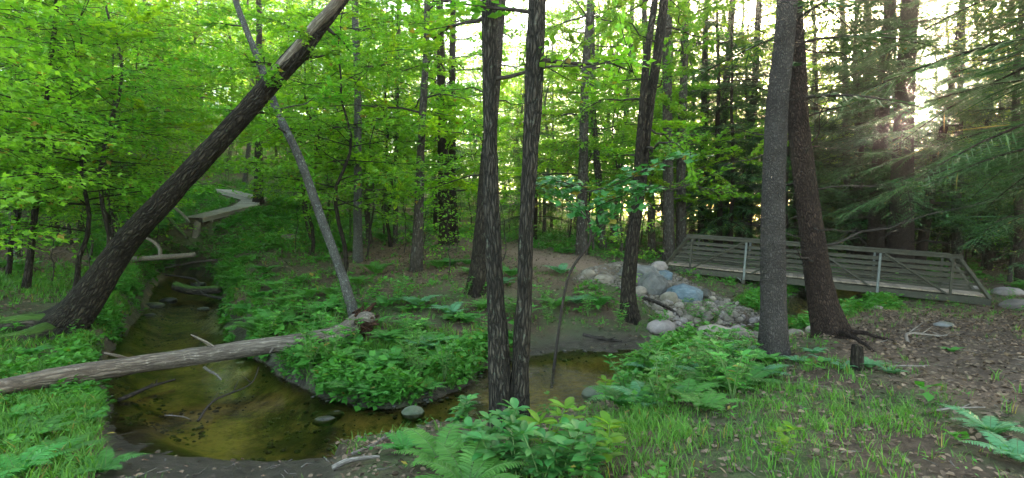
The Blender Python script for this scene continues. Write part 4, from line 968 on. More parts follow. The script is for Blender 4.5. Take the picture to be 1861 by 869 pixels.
rock(370, 575, 18, .4, .8, 'rock_dark', 31, 'small dark stone near the right side of the left stream', 0, .3, water=True)
rock(527, 418, 28, .6, .8, 'rock_pink', 32, 'pale boulder in the undergrowth between the snag and the boardwalk', 0, .3, D=24)
rock(188, 452, 14, .6, .8, 'rock_grey', 33, 'grey stone under the far left pole', 0, .3, D=24)
rock(610, 762, 26, .4, .8, 'rock_dark', 34, 'dark stone in the brook below the peninsula tip', 0, .3, water=True)
# cobbles of the riprap slope
cob = [rock_mesh('cobble', M['rock' if k % 3 else 'rock_pink'], 1, .7 + .1 * (k % 3), .62, 60 + k, .8 if k % 2 else 0, 2) for k in range(6)]
r_ = np.random.default_rng(12); cnt = 0; tries = 0
while cnt < 290 and tries < 4000:
    tries += 1
    px, py = r_.uniform(1040, 1390), r_.uniform(478, 618)
    if not inpoly(np.array([px]), np.array([py]), RIP_PIX[0])[0]: continue
    x, y, z = gp(px, py, 9)
    if water_sd(np.array([x]), np.array([y]))[0] < -.35: continue
    s = (.10 + .24 * r_.random() ** 2.4) * (1.0 if px > 1130 else .8)
    o = obj('cobble', cob[cnt % 6], None, (x, y, z + s * .05)); o.scale = (s, s, s); o.rotation_euler = (r_.normal() * .3, r_.normal() * .3, r_.random() * 6.28)
    tag(o, 'small rounded beige or grey stone in the cobble slope below the bridge end', 'stone', 'cobbles spilling from the bridge end to the stream'); cnt += 1
g = Geo(); me0 = rock_mesh('t', None, 1, .8, .6, 3, 0, 1); tv = np.array([v.co[:] for v in me0.vertices]); tf = np.array([list(p.vertices) for p in me0.polygons])
def scatter_solid(pts, sizes, seed):
    r_ = np.random.default_rng(seed); a = r_.random(len(pts)) * 6.28; c, s = np.cos(a), np.sin(a)
    V = tv[None] * sizes[:, None, None]; Vx = V[..., 0] * c[:, None] - V[..., 1] * s[:, None]; Vy = V[..., 0] * s[:, None] + V[..., 1] * c[:, None]
    V = np.stack([Vx, Vy, V[..., 2]], -1) + pts[:, None, :]; Fq = tf[None] + (np.arange(len(pts)) * len(tv))[:, None, None]
    return V.reshape(-1, 3), Fq.reshape(-1, 3)
def sample(n, px0, px1, d0, d1, seed, p=0.0):
    r_ = np.random.default_rng(seed); px = r_.uniform(px0, px1, n); u = r_.random(n); D = (d0 ** (1 + p) + u * (d1 ** (1 + p) - d0 ** (1 + p))) ** (1 / (1 + p)) if p != -1 else d0 * (d1 / d0) ** u
    x = (px - CX) / F * D; z = height(x, D); sd_ = shore(x, D); mk_ = masks(x, D, z)
    return x, D, z, sd_, mk_, r_
x, y, z, sdv, mk_, r_ = sample(26000, 900, 1560, 9, 21, 5)
k = (mk_[2] > .5) | ((sdv < .1) & (x > 2.6) & (r_.random(len(x)) < .5)); k &= (sdv > -1.2)
V, Fq = scatter_solid(np.stack([x, y, z + .01], 1)[k], .04 + .07 * r_.random(k.sum()) ** 2, 4)
gr = obj('gravel', make_mesh('gravel', V, [Fq], M['rock'], True)); tag(gr, 'small pebbles between the cobbles and in the stream edge by the bridge', 'gravel', kind='stuff')
x, y, z, sdv, mk_, r_ = sample(9000, 100, 1200, 5, 20, 6)
k = (sdv < .25) & (n2(x, y, .8, 77) > .0)
V, Fq = scatter_solid(np.stack([x, y, z + .005], 1)[k], .03 + .09 * r_.random(k.sum()) ** 3, 5)
gr = obj('streambed_pebbles', make_mesh('streambed_pebbles', V, [Fq], M['rock_dark'], True)); tag(gr, 'dark wet pebbles on the stream bed and muddy shore', 'gravel', kind='stuff')

# ------------------------------------------------------------------ ground cover
veg_block = lambda mk_, sdv: (sdv < .05) | (mk_[0] > .45) | (mk_[1] > .4) | (mk_[2] > .55)
# dry leaves
x, y, z, sdv, mk_, r_ = sample(150000, -150, 2010, 2.6, 34, 21, .2)
pr = np.clip(.32 + .9 * mk_[3] + .5 * mk_[4] + .25 * (n2(x, y, .7, 41) > .1), 0, 1)
right_near = (x > 1.0) & (y < 9); pr = np.where(right_near, np.maximum(pr, .55), pr)
k = (r_.random(len(x)) < pr) & (sdv > .15) & (r_.random(len(x)) > .6 * mk_[1]) & (mk_[2] < .6) & (r_.random(len(x)) > .8 * mk_[0])
N = k.sum(); P_ = np.stack([x, y, z + .008 + .015 * r_.random(len(x))], 1)[k]
V, T_, rr = leaves(LEAF4, P_, unit(np.concatenate([r_.normal(0, 1, (N, 2)), r_.normal(0, .25, (N, 1))], 1)), unit(np.array([0, 0, 1]) + r_.normal(0, .35, (N, 3))), (.022 + .032 * r_.random(N)) * (1 + y[k] * .045), r_.random(N) ** 1.6, 1.3)
o = obj('leaf_litter', leaves_mesh('leaf_litter', M['litter'], [(V, T_, rr)])); tag(o, 'dry brown leaves strewn over the forest floor', 'leaf litter', kind='stuff'); print('litter', N)

x, y, z, sdv, mk_, r_ = sample(2600, -150, 2010, 3, 22, 24, .2)
k = (sdv > .02) & (r_.random(len(x)) < .25 + .6 * mk_[3] + .6 * mk_[0]); g = Geo()
for (a_, b2, c2) in np.stack([x, y, z], 1)[k]:
    an = r_.random() * 6.28; L = .08 + .25 * r_.random() ** 2; d = np.array([math.cos(an), math.sin(an), r_.normal() * .08]); m_ = d * L * .5 + r_.normal(0, .1 * L, 3); p0 = np.array([a_, b2, c2 + .012])
    V, Q, T_, bk = tube([p0, p0 + m_, p0 + d * L], [.004 + .003 * r_.random(), .004, .002], 3, False); g.add(V, Q, None, None, bk)
o = obj('fallen_twigs', g.mesh('fallen_twigs', M['twig_pale'])); tag(o, 'small broken twigs scattered over litter and mud', 'twigs', kind='stuff')

def grass_density(x, y, z, mk_):
    px, py = project(x, y, z)
    g_ = soft_mask(px, py, [[(-400, 600), (200, 600), (190, 720), (160, 760), (260, 900), (-400, 900)], [(1150, 640), (1420, 640), (1560, 650), (1700, 740), (1650, 900), (900, 900), (1050, 760)],
                            [(200, 500), (262, 470), (270, 540), (200, 620), (120, 600)], [(540, 590), (880, 620), (870, 700), (720, 750), (550, 710)], [(-400, 480), (120, 500), (250, 480), (200, 520), (-400, 540)]], 30)
    return g_
x, y, z, sdv, mk_, r_ = sample(90000, -150, 2010, 2.5, 20, 22, .2)
gd = grass_density(x, y, z, mk_); nz = n2(x, y, 1.1, 51)
px_, py_ = project(x, y, z)
pr = np.clip(gd * (.5 + 1.3 * nz) + .05 + .5 * ((sdv < .8) & (sdv > .1)) * (nz > -.2), 0, 1) * (1 - .9 * mk_[4]) * np.where((px_ > 1250) & (y < 8), .38, 1)
pr = np.where((px_ > 930) & (px_ < 1130) & (y > 4.9) & (y < 8.5), pr * .2, pr)
k = (r_.random(len(x)) < pr * np.where((px_ > 600) & (px_ < 940) & (y < 6.6), .12, 1)) & ~veg_block(mk_, sdv)
x, y, z, sdv = x[k], y[k], z[k], sdv[k]; N = len(x); print('tufts', N)
nb = 7; sc_ = np.where(x > 0, .11, .15) * (.6 + .7 * r_.random(N)) * (1 + .3 * n2(x, y, .8, 52)); a = r_.random((N, nb)) * 6.28
lean = .35 + .5 * r_.random((N, nb))
dirs = np.stack([np.cos(a) * lean, np.sin(a) * lean, np.ones_like(a)], -1)
edge = ((sdv < .7))[:, None]
dirs[..., 2] = np.where(edge, dirs[..., 2] * .55, dirs[..., 2])
base = np.stack([x, y, z - .01], 1)[:, None, :] + r_.normal(0, .03, (N, nb, 3)) * np.array([1, 1, 0])
nrm0 = np.stack([-np.cos(a), -np.sin(a), lean * .8], -1)
V, T_, rr = leaves(BLADE, base.reshape(-1, 3), dirs.reshape(-1, 3), nrm0.reshape(-1, 3), (np.repeat(sc_, nb) * (.7 + .6 * r_.random(N * nb))), r_.random(N * nb), .5 + .5 * np.repeat(y, nb) / 8)
# blades bow over: tips sink
o = obj('grass', leaves_mesh('grass', M['grass'], [(V, T_, rr)])); tag(o, 'fresh green grass on the banks and in the clearing', 'grass', kind='stuff')

# low herbs: whorls of small leaves on short stems
x, y, z, sdv, mk_, r_ = sample(76000, -150, 2010, 2.8, 85, 23, .4)
px, py = project(x, y, z); nz = n2(x, y, .8, 61)
pen = soft_mask(px, py, [[(380, 470), (640, 500), (900, 540), (1060, 520), (1150, 560), (1120, 600), (940, 620), (870, 660), (720, 740), (560, 720), (400, 600)], [(380, 395), (640, 420), (640, 470), (400, 500)], [(-200, 430), (200, 430), (300, 455), (-200, 470)], [(220, 392), (420, 392), (430, 520), (392, 500), (300, 492), (250, 480)]], 30)
far = sstep(16, 24, y)
patch = sstep(-.12, .16, n2(x, y, .45, 63) + .5 * n2(x, y, 1.6, 64))
pr = np.clip((.12 + .5 * (px < 900) * (y < 8) + .6 * pen + .75 * far + .5 * nz) * (.12 + .88 * patch) + .7 * (sdv < .6), 0, 1) * (1 - .93 * mk_[4]) * (1 - .95 * mk_[3])
pr = np.where((px > 1500) & (y < 10), pr * .45, pr)
pr = np.where((px > 930) & (px < 1130) & (y > 5.2) & (y < 8.5), pr * .2, pr); pr = np.where((px > 600) & (px < 930) & (y < 6.6), pr * .12, pr)
pr = np.where(bw_dist(x, y) < 1.1, 0, pr)
k = (r_.random(len(x)) < pr) & ~veg_block(mk_, sdv); x, y, z, nz = x[k], y[k], z[k], nz[k]
xb, yb, zb, sb, mb_, r2_ = sample(110000, -150, 1700, 4.5, 26, 123, .3); pxb, pyb = project(xb, yb, zb)
kb = (sb > -.02) & (sb < .5) & (mb_[0] < .5) & (mb_[2] < .5) & (n2(xb, yb, 1.2, 71) > np.where(xb < -4, .12, -.15)) & ~((pxb > 930) & (pxb < 1130) & (yb < 8.5)) & ~((pxb > 140) & (pxb < 940) & (yb < 6.8))
xc_, yc_, zc_, sc__, mc_, r3_ = sample(16000, 150, 640, 21, 42, 124, .3)
kc = (sc__ > .05) & (bw_dist(xc_, yc_) > 1.0) & (mc_[1] < .4) & (r3_.random(len(xc_)) < .35 + .65 * (n2(xc_, yc_, .7, 65) > -.1))
xb = np.concatenate([xb[kb], xc_[kc]]); yb = np.concatenate([yb[kb], yc_[kc]]); zb = np.concatenate([zb[kb], zc_[kc]]); kb = np.ones(len(xb), bool)
x = np.concatenate([x, xb[kb]]); y = np.concatenate([y, yb[kb]]); z = np.concatenate([z, zb[kb]]); nz = n2(x, y, .8, 61)
N = len(x); print('herbs', N, kb.sum())
sp_ = r_.integers(0, 3, N); spf = np.array([.62, 1.05, .8])[sp_]; spw = np.array([.7, 1.15, .5])[sp_]
nb = 10; hgt_ = (.08 + .22 * r_.random(N)) * (1 + .5 * nz) * np.where(y < 4.5, .7, 1); hh = r_.random((N, nb)) ** .6 * hgt_[:, None]; a = r_.random((N, nb)) * 6.28
fl = .5 + .5 * r_.random((N, nb)); rad_ = .05 * (1 - .5 * hh / hgt_[:, None])
base = np.stack([x[:, None] + np.cos(a) * rad_, y[:, None] + np.sin(a) * rad_, z[:, None] + hh], -1)
dirs = np.stack([np.cos(a), np.sin(a), .1 + .35 * r_.normal(0, 1, a.shape)], -1)
size = (spf * (.055 + .05 * r_.random(N)))[:, None] * np.minimum(1, .38 + .08 * y)[:, None] * (1 + .03 * y)[:, None] * (.7 + .6 * r_.random((N, nb)))
nrm0 = np.array([0, 0, 1]) + r_.normal(0, .3, (N, nb, 3))
V, T_, rr = leaves(LEAF2, base.reshape(-1, 3), dirs.reshape(-1, 3), nrm0.reshape(-1, 3), size.ravel(), np.clip(np.repeat(.45 + .35 * nz + .2 * (sp_ - 1), nb) + .2 * r_.normal(0, 1, N * nb), 0, 1), np.repeat(spw, nb))
o = obj('low_herbs', leaves_mesh('low_herbs', M['herb'], [(V, T_, rr)])); tag(o, 'low leafy herbs covering the banks and forest floor', 'ground cover', kind='stuff')

# ------------------------------------------------------------------ ferns
def fern_mesh(seed, nf=8, L=.6, npair=20, mat='fern'):
    r_ = np.random.default_rng(seed); A = []; Bd = []; S = []; Nn = []; g = Geo()
    for f in range(nf):
        az = f / nf * 6.28 + r_.random() * .5; l = L * (.75 + .4 * r_.random()); e = .75 + .5 * r_.random()
        t = np.linspace(0, 1, 12); d = np.array([math.cos(az), math.sin(az), 0])
        path = d * (l * (t * .35 + .55 * t ** 1.6))[:, None] + np.array([0, 0, 1]) * (l * e * (t - .62 * t * t) * .95)[:, None]
        V, Q, T_, bk = tube(path, np.linspace(.004, .0012, 12), 3, False); g.add(V, Q, None, None, bk)
        u = .14 + .86 * (np.arange(npair) + .5) / npair; ii = u * 11; j = np.minimum(ii.astype(int), 10); p = path[j] + (path[j + 1] - path[j]) * (ii - j)[:, None]
        td = unit(path[j + 1] - path[j]); s = unit(np.cross(td, [0, 0, 1])); up = np.cross(s, td)
        pl = l * .21 * np.sin(np.pi * np.clip(u, 0, 1) ** .75) ** .8 + .01
        for sg in (-1, 1):
            A.append(p); Bd.append(unit(td * .38 + s * sg + up * (-.12) + r_.normal(0, .06, p.shape))); S.append(pl); Nn.append(up + r_.normal(0, .12, p.shape))
    A = np.concatenate(A); S = np.concatenate(S)
    tm = (np.array([[0, 0, 0], [.12, .13, .01], [.6, .11, .01], [1, 0, -.06], [.6, -.11, .01], [.12, -.13, .01]]), LEAF4[1])
    V, T_, rr = leaves(tm, A, np.concatenate(Bd), np.concatenate(Nn), S, r_.random(len(A)) * .6 + .2, 1.0)
    return g.mesh('stalks', M['stem']), leaves_mesh('fronds', M[mat], [(V, T_, rr)])
fern_p = []
for s in range(4):
    for mt in ('fern', 'fern_blue'):
        st, fr_ = fern_mesh(500 + s, 7 + s % 3, .6, 22, mt); fern_p.append((mt, st, fr_))
def fern(px, py, size, mt='fern', label=None, group=None, k=0, D=None, tiltx=0):
    if D is None: x, y, z = gp(px, py)
    else: x, y = X(px, D), D; z = H1(x, y)
    opts = [p for p in fern_p if p[0] == mt]; _, st, fr_ = opts[k % len(opts)]
    r = empty('fern', (x, y, z - .02), random.random() * 6.28); r.scale = (size, size, size * (.85 + .3 * random.random())); r.rotation_euler[0] = tiltx
    obj('stalks', st, r); obj('fronds', fr_, r); tag(r, label, 'fern', group); return r
fern(800, 845, .8, 'fern', 'large fern fanning out at the bottom, left of the broad-leaved shrubs', k=0)
fern(735, 822, .55, 'fern', 'upright fern at the water edge, left end of the bottom ferns', k=1)
fern(850, 895, .9, 'fern', 'fern cut by the bottom edge under the twin trunks', k=2)
fern(60, 800, .7, 'fern', 'bright fern in the grass at the lower left corner', k=3)
fern(150, 770, .5, 'fern', 'smaller fern right of the lower left one, by the mud', k=1)
for i, (px, py) in enumerate([(20, 770), (110, 830), (30, 870), (190, 860), (130, 700), (60, 650)]):
    fern(px, py, .5 + .1 * (i % 3), 'fern', ['fern at the left edge below the long log', 'fern amid grass beside the muddy shore', 'fern cut by the lower left corner', 'fern at the bottom edge left of the mud', 'small fern right under the long log at the left', 'fern between the leaning maple foot and the long log'][i], None, i)
fern(1800, 790, .6, 'fern_blue', 'bluish fern at the right edge over leaf litter', k=0)
fern(1850, 840, .6, 'fern_blue', 'lowest bluish fern in the lower right corner', k=1)
fern(1730, 640, .3, 'fern', 'tiny fern on the dirt slope right of the stump', k=3)
for i, (px, py) in enumerate([(1500, 660), (1535, 672), (1580, 668), (1480, 645), (1620, 680), (1450, 660)]):
    fern(px, py, .38, 'fern_blue', 'low bluish fern around the small dark stump', 'ferns around the small stump', i)
for i, (px, py) in enumerate([(470, 545), (500, 530), (520, 560), (455, 575), (540, 520), (480, 500), (430, 520), (560, 545), (500, 600), (530, 590), (580, 575), (440, 480), (600, 540), (470, 610), (415, 500)]):
    fern(px, py, 1.0 + .4 * random.random(), 'fern', 'arching green fern on the bank right of the left stream', 'ferns on the left stream bank', i)
for i, (px, py) in enumerate([(820, 575), (850, 590), (880, 565), (760, 560), (700, 560), (1010, 560), (1050, 555), (1090, 560), (950, 580), (910, 520), (860, 500), (930, 505), (1020, 500), (650, 520), (700, 620), (780, 640)]):
    fern(px, py, .9 + .4 * random.random(), 'fern' if i % 3 else 'fern_blue', 'fern among the herbs on the middle peninsula', 'ferns on the middle peninsula', i)
r_ = np.random.default_rng(77)
for i in range(70):
    px = r_.uniform(-50, 1900); D = r_.uniform(16, 34); x = X(px, D); z = H1(x, D)
    if bw_dist(np.array([x]), np.array([D]))[0] < 1.6: continue
    if water_sd(np.array([x]), np.array([D]))[0] < .4 or any(m[0] > .4 for m in masks(np.array([x]), np.array([D]), np.array([z]))[1:3]): continue
    if 1190 < px < 1830 and 15 < D < 23: continue
    fern(px, 0, .9 + .6 * r_.random(), 'fern', 'green fern on the distant forest floor', 'distant ferns under the trees', i, D=D)

# ------------------------------------------------------------------ broad-leaved young shrubs in the foreground
def shrub_mesh(seed, hgt=.4, nst=3, leafL=.12, mat='shrub', whorl=7, parts=False):
    r_ = np.random.default_rng(seed); g = Geo(); A = []; Bd = []; S = []; Nn = []
    for s in range(nst):
        az = r_.random() * 6.28; h = hgt * (.6 + .5 * r_.random()); top = np.array([math.cos(az) * h * .35 * (nst > 1), math.sin(az) * h * .35 * (nst > 1), h])
        path = smooth_path([np.zeros(3), top * np.array([.35, .35, .5]), top], 8); V, Q, T_, bk = tube(path, np.linspace(.006, .003, 8), 5, False); g.add(V, Q, None, None, bk)
        for lev in range(4):
            q = path[min(7, 3 + lev + (lev == 3))]; n = whorl if lev == 3 else 3
            a = np.arange(n) / n * 6.28 + lev * 1.1 + r_.random(n) * .4
            up = (.35 if lev == 3 else .1) + r_.normal(0, .18, n)
            A.append(np.repeat(q[None], n, 0)); Bd.append(np.stack([np.cos(a), np.sin(a), up], 1)); S.append(leafL * (.7 + .5 * r_.random(n))); Nn.append(np.array([0, 0, 1]) + r_.normal(0, .2, (n, 3)))
    A = np.concatenate(A)
    if parts:
        d = unit(np.concatenate(Bd)); n_ = np.concatenate(Nn); s_ = unit(np.cross(n_, d)); n_ = np.cross(d, s_); S = np.concatenate(S); mats = []
        for i in range(len(A)):
            m_ = Matrix.Identity(4)
            for c_, vec in enumerate((d[i], s_[i], n_[i])):
                for r__ in range(3): m_[r__][c_] = float(vec[r__] * S[i])
            for r__ in range(3): m_[r__][3] = float(A[i][r__])
            mats.append(m_)
        return g.mesh('stems', M['stem']), (mats, mat)
    V, T_, rr = leaves(ELLIP, A, np.concatenate(Bd), np.concatenate(Nn), np.concatenate(S), r_.random(len(A)), .95)
    g2 = Geo(); g2.add(V, None, T_, rr)
    return g.mesh('stems', M['stem']), g2.mesh('foliage', M[mat], True)
sh_p = [shrub_mesh(600 + s, .34, 3 + s % 2, .13, parts=True) for s in range(3)] + [shrub_mesh(610 + s, .45, 2, .14, 'maple_bright', parts=True) for s in range(2)] + [shrub_mesh(620 + s, .45, 6, .085, 'herb2', 6) for s in range(4)]
leaf_me = {}
for mt in ('shrub', 'maple_bright'):
    leaf_me[mt] = []
    for q in range(5):
        V, T_, rr = leaves(ELLIP, np.zeros((1, 3)), np.array([[1.0, 0, 0]]), np.array([[0, 0, 1.0]]), 1.0, np.array([q / 4.5]), .85 + .05 * q); leaf_me[mt].append(leaves_mesh('leaf', M[mt], [(V, T_, rr)]))
        for p_ in leaf_me[mt][-1].polygons: p_.use_smooth = True
def shrub(px, py, k, sc, label, group=None, cat='shrub', D=None, name='shrub'):
    if D is None: x, y, z = gp(px, py)
    else: x, y = X(px, D), D; z = H1(x, y)
    st, fo = sh_p[k]; r = empty(name, (x, y, z - .01), random.random() * 6.28); r.scale = (sc, sc, sc); obj('stems', st, r)
    if isinstance(fo, tuple):
        for i_, m_ in enumerate(fo[0]): obj('leaf', leaf_me[fo[1]][i_ % 5], r).matrix_local = m_
    else: obj('foliage', fo, r)
    tag(r, label, cat, group); return r
shrub(990, 850, 3, 1.0, 'bright yellow-green broad-leaved shoot, tallest at the bottom centre')
shrub(1105, 868, 4, .9, 'bright green broad-leaved shoot at the bottom, right of the tallest one')
shrub(1030, 800, 3, .6, 'small bright shoot just right of the twin trunks')
shrub(1100, 745, 4, .8, 'bright shoot standing at the stream edge right of the twin trunks')
for i, (px, py) in enumerate([(900, 870), (940, 880), (960, 845), (1020, 880), (870, 850), (1060, 885), (985, 895), (1045, 850), (830, 790), (905, 830)]):
    shrub(px, py, i % 3, .8 + .3 * random.random(), 'dull bluish green broad-leaved low shrub at the bottom centre', 'low shrubs at the bottom centre')
shrub(1425, 845, 4, .6, 'pale lone seedling in the grass at lower right')
rb = np.random.default_rng(56); cnt = 0
while cnt < 22:
    px, py = rb.uniform(1120, 1400), rb.uniform(650, 765)
    if not inpoly(np.array([px]), np.array([py]), [(1120, 700), (1200, 660), (1290, 645), (1390, 650), (1400, 690), (1330, 740), (1220, 765), (1130, 755)])[0]: continue
    fern(px, py, .6 + .3 * rb.random(), 'fern' if cnt % 4 else 'fern_blue', 'fern', 'ferns in the near bank clump', cnt); cnt += 1
cnt = 0
while cnt < 34:
    px, py = rb.uniform(470, 880), rb.uniform(560, 735)
    x, y, z = gp(px, py)
    if water_sd(np.array([x]), np.array([y]))[0] < .1 or y > 14 or y < 7: continue
    fern(px, py, .55 + .35 * rb.random(), 'fern', 'fern', 'ferns on the peninsula tip', cnt); cnt += 1
rb = np.random.default_rng(55); cnt = 0
while cnt < 26:
    px, py = rb.uniform(1120, 1400), rb.uniform(650, 765)
    if not inpoly(np.array([px]), np.array([py]), [(1120, 700), (1200, 660), (1290, 645), (1390, 650), (1400, 690), (1330, 740), (1220, 765), (1130, 755)])[0]: continue
    shrub(px, py, 5 + cnt % 4, .8 + .4 * rb.random(), 'leafy green bush in the dense clump left of the grey scaly trunk', 'bushes clumped on the near bank', name='bush'); cnt += 1
cnt = 0
while cnt < 36:
    px, py = rb.uniform(440, 1130), rb.uniform(530, 735)
    x, y, z = gp(px, py)
    if water_sd(np.array([x]), np.array([y]))[0] < .15 or y > 15 or y < 8: continue
    shrub(px, py, 5 + cnt % 4, .9 + .5 * rb.random(), 'small leafy weed on the peninsula between the stream arms', 'weeds on the middle peninsula', 'weed', name='weed'); cnt += 1
for i, (px, py) in enumerate([(1260, 585), (1285, 575), (1300, 590), (1275, 600), (1325, 585), (1250, 572)]):
    shrub(px, py, 5 + i % 4, .9, 'yellowish green weed growing among the cobbles', 'weeds among the cobbles', 'weed', name='weed')

# ------------------------------------------------------------------ forest behind
EXCL = [(1190, 1840, 14.5, 24)]
r_ = np.random.default_rng(2024)
placed = []
def ok_spot(px, D, mind, clear=.8, top=99):
    x = X(px, D); z = H1(x, D)
    if D < 100 and z + top > EYE + .168 * D and abs(x - .7515 * D) * .8 < clear: return False       # the gap the low sun shines through
    if water_sd(np.array([x]), np.array([D]))[0] < .5 or bw_dist(np.array([x]), np.array([D]))[0] < 1.6: return False
    if masks(np.array([x]), np.array([D]), np.array([z]))[1][0] > .2: return False
    if 1170 < px < 1860 and 13 < D < 24: return False
    if 330 < px < 500 and 13 < D < 40: return False
    for (a, b_) in placed:
        if (a - x) ** 2 + (b_ - D) ** 2 < mind * mind: return False
    placed.append((x, D)); return True
n = 0; tr_ = 0
while n < 150 and tr_ < 9000:                                   # tall canopy trees
    tr_ += 1; px = r_.uniform(-350, 2250); D = 21 + 95 * r_.random() ** .9
    if px > 1150 and r_.random() < .25: continue
    if px < 1150 and D < 38: continue
    if not ok_spot(px, D, 2.8): continue
    lab = ('tall slender broadleaf tree on the wooded hillside at the left', 'hillside broadleaf trees') if px < 930 else ('tall slender broadleaf tree in the thinner woods at the right', 'broadleaf trees in the right-hand woods')
    s = .8 + .4 * r_.random(); place('tall', n, X(px, D), D, sc=s, tilt=(r_.normal() * .03, r_.normal() * .03), label=lab[0], group=lab[1]); n += 1
n = 0; tr_ = 0
while n < 150 and tr_ < 9000:                                    # understorey maples
    tr_ += 1; px = r_.uniform(-350, 1150) if r_.random() < .62 else r_.uniform(1150, 2200); D = 13 + 62 * r_.random() ** 1.1
    if 940 < px < 1170 and D < 20: continue
    if 330 < px < 900 and D < 18: continue
    if px > 1200 and D < 26: continue
    if not ok_spot(px, D, 1.3, .5, 9): continue
    lab = ('young maple with layered green leaves on the left slope', 'understorey maples on the left') if px < 930 else ('young maple with layered green leaves beyond the trail', 'understorey maples beyond the trail and bridge')
    place('under', n, X(px, D), D, sc=.75 + .5 * r_.random(), tilt=(r_.normal() * .05, r_.normal() * .05), label=lab[0], group=lab[1]); n += 1
n = 0; tr_ = 0
while n < 100 and tr_ < 6000:                                     # hemlocks, mostly right
    tr_ += 1; px = r_.uniform(1220, 2200) if r_.random() < .85 else r_.uniform(-200, 1220); D = 21 + 38 * r_.random() ** 1.2
    if not ok_spot(px, D, 2.0, .8): continue
    lab = ('dark hemlock with drooping flat boughs behind the footbridge', 'hemlocks in the right-hand woods') if px > 1220 else ('dark hemlock standing among the left and centre maples', 'hemlocks among the maples')
    place('hem', n, X(px, D), D, sc=.8 + .4 * r_.random(), label=lab[0], group=lab[1]); n += 1
for i, (px, D) in enumerate([(1722, 28), (1640, 30), (1700, 40), (1600, 36), (1800, 26), (1850, 21), (1905, 24), (1775, 34), (1840, 31), (1480, 30)]):
    place('hem', i, X(px, D), D, sc=1.2, label='hemlock', group='hemlocks in the right-hand woods'); placed.append((X(px, D), D))
n = 0; tr_ = 0
while n < 34 and tr_ < 1500:                                      # more tall trees closing the centre
    tr_ += 1; px = r_.uniform(780, 1520); D = r_.uniform(38, 85)
    if not ok_spot(px, D, 2.0): continue
    place('tall', n, X(px, D), D, sc=.85 + .3 * r_.random(), label='tall', group='broadleaf trees in the right-hand woods'); n += 1
n = 0; tr_ = 0
while n < 14 and tr_ < 3000:                                     # the thick hemlocks that the low sun breaks through
    tr_ += 1; px = r_.uniform(1540, 1830); D = r_.uniform(25, 62)
    if not ok_spot(px, D, 1.5, .45): continue
    place('hem', n, X(px, D), D, sc=1.1 + .3 * r_.random(), label='hemlock', group='hemlocks in the right-hand woods'); n += 1
for i, (px, D, s) in enumerate([(2040, 9.0, 1.15), (2120, 11.5, 1.15), (1560, 25.5, 1.1), (1430, 24.5, 1.0), (2100, 8.5, 1.3), (2080, 12, 1.0), (2010, 15, 1.0), (1330, 25, .8), (1860, 25, 1.0)]):
    place('hemnear' if i in (0, 1, 4) else 'hem', i + 1, X(px, D), D, sc=s, label=['nearest hemlock outside the right edge with dark boughs in the upper right corner', 'hemlock at the right edge standing above the dirt slope', 'hemlock behind the leaning brown trunk beyond the bridge', 'hemlock behind the grey scaly trunk beyond the bridge', 'hemlock just outside the right edge whose boughs hang into view', 'second hemlock outside the right edge', 'hemlock at the right edge behind the boulders',
          'hemlock hanging over the middle of the footbridge', 'hemlock behind the right end of the footbridge'][i])
n = 0; tr_ = 0
while n < 120 and tr_ < 5000:                                     # saplings
    tr_ += 1; px = r_.uniform(-100, 1950); D = 13 + 40 * r_.random()
    if 380 < px < 1180 and D < 16: continue
    if not ok_spot(px, D, .7): continue
    place('sap', n, X(px, D), D, sc=.8 + .5 * r_.random(), label='thin sapling with flat leaf sprays on the forest floor', cat='sapling', group='saplings on the forest floor'); n += 1

ANCH = [(-60, 'the left edge'), (80, 'the slender leaning tree on the left bank'), (310, 'the big leaning maple'), (440, 'the boardwalk'), (560, 'the grey leaning snag'), (650, 'the straight pale trunk'), (762, 'the tree with spread roots'), (818, 'the dark paired trunks at the trail'),
        (930, 'the twin foreground maples'), (1060, 'the mottled trailside tree'), (1155, 'the forked tree'), (1226, 'the paired trunks at the bridge end'), (1330, 'the slim dark trunks over the bridge'), (1410, 'the grey scaly trunk'), (1470, 'the leaning brown hemlock'),
        (1595, 'the reddish trunk behind the bridge'), (1690, 'the low sun'), (1780, 'the right end of the bridge'), (1900, 'the right edge')]
def auto_labels(objs, what, bands=((24, 'near'), (40, 'mid-distance'), (65, 'distant'), (999, 'farthest'))):
    bins = {}
    for o in objs:
        px = CX + F * o.location.x / o.location.y; D = o.location.y
        a = min(ANCH, key=lambda q: abs(q[0] - px)); side = 'left of' if px < a[0] else 'right of'
        band = next(q[1] for q in bands if D < q[0])
        bins.setdefault((a[1], side, band), []).append((px, o))
    ordn = ['', 'second ', 'third ', 'fourth ', 'fifth ', 'sixth ', 'seventh ', 'eighth ', 'ninth ', 'tenth ', 'eleventh ', 'twelfth ', 'thirteenth ', 'fourteenth ', 'fifteenth ', 'sixteenth ', 'seventeenth ', 'eighteenth ', 'nineteenth ', 'twentieth '] + [f'number {q} ' for q in range(21, 60)]
    for (a, side, band), lst in bins.items():
        lst.sort(key=lambda q: q[0] if side.startswith('right') else -q[0])
        for i, (px, o) in enumerate(lst):
            o['label'] = f"{ordn[min(i, 58)]}{band} {what} {side} {a}".replace('just', '')
for g_, what in ((('hillside broadleaf trees', 'broadleaf trees in the right-hand woods'), 'tall thin tree'), (('understorey maples on the left', 'understorey maples beyond the trail and bridge'), 'layered young maple'),
                 (('hemlocks in the right-hand woods', 'hemlocks among the maples'), 'dark hemlock'), ('saplings on the forest floor', 'leafy sapling'), ('distant ferns under the trees', 'fern')):
    auto_labels([o for o in scn.objects if o.get('group') in (g_ if isinstance(g_, tuple) else (g_,))], what)

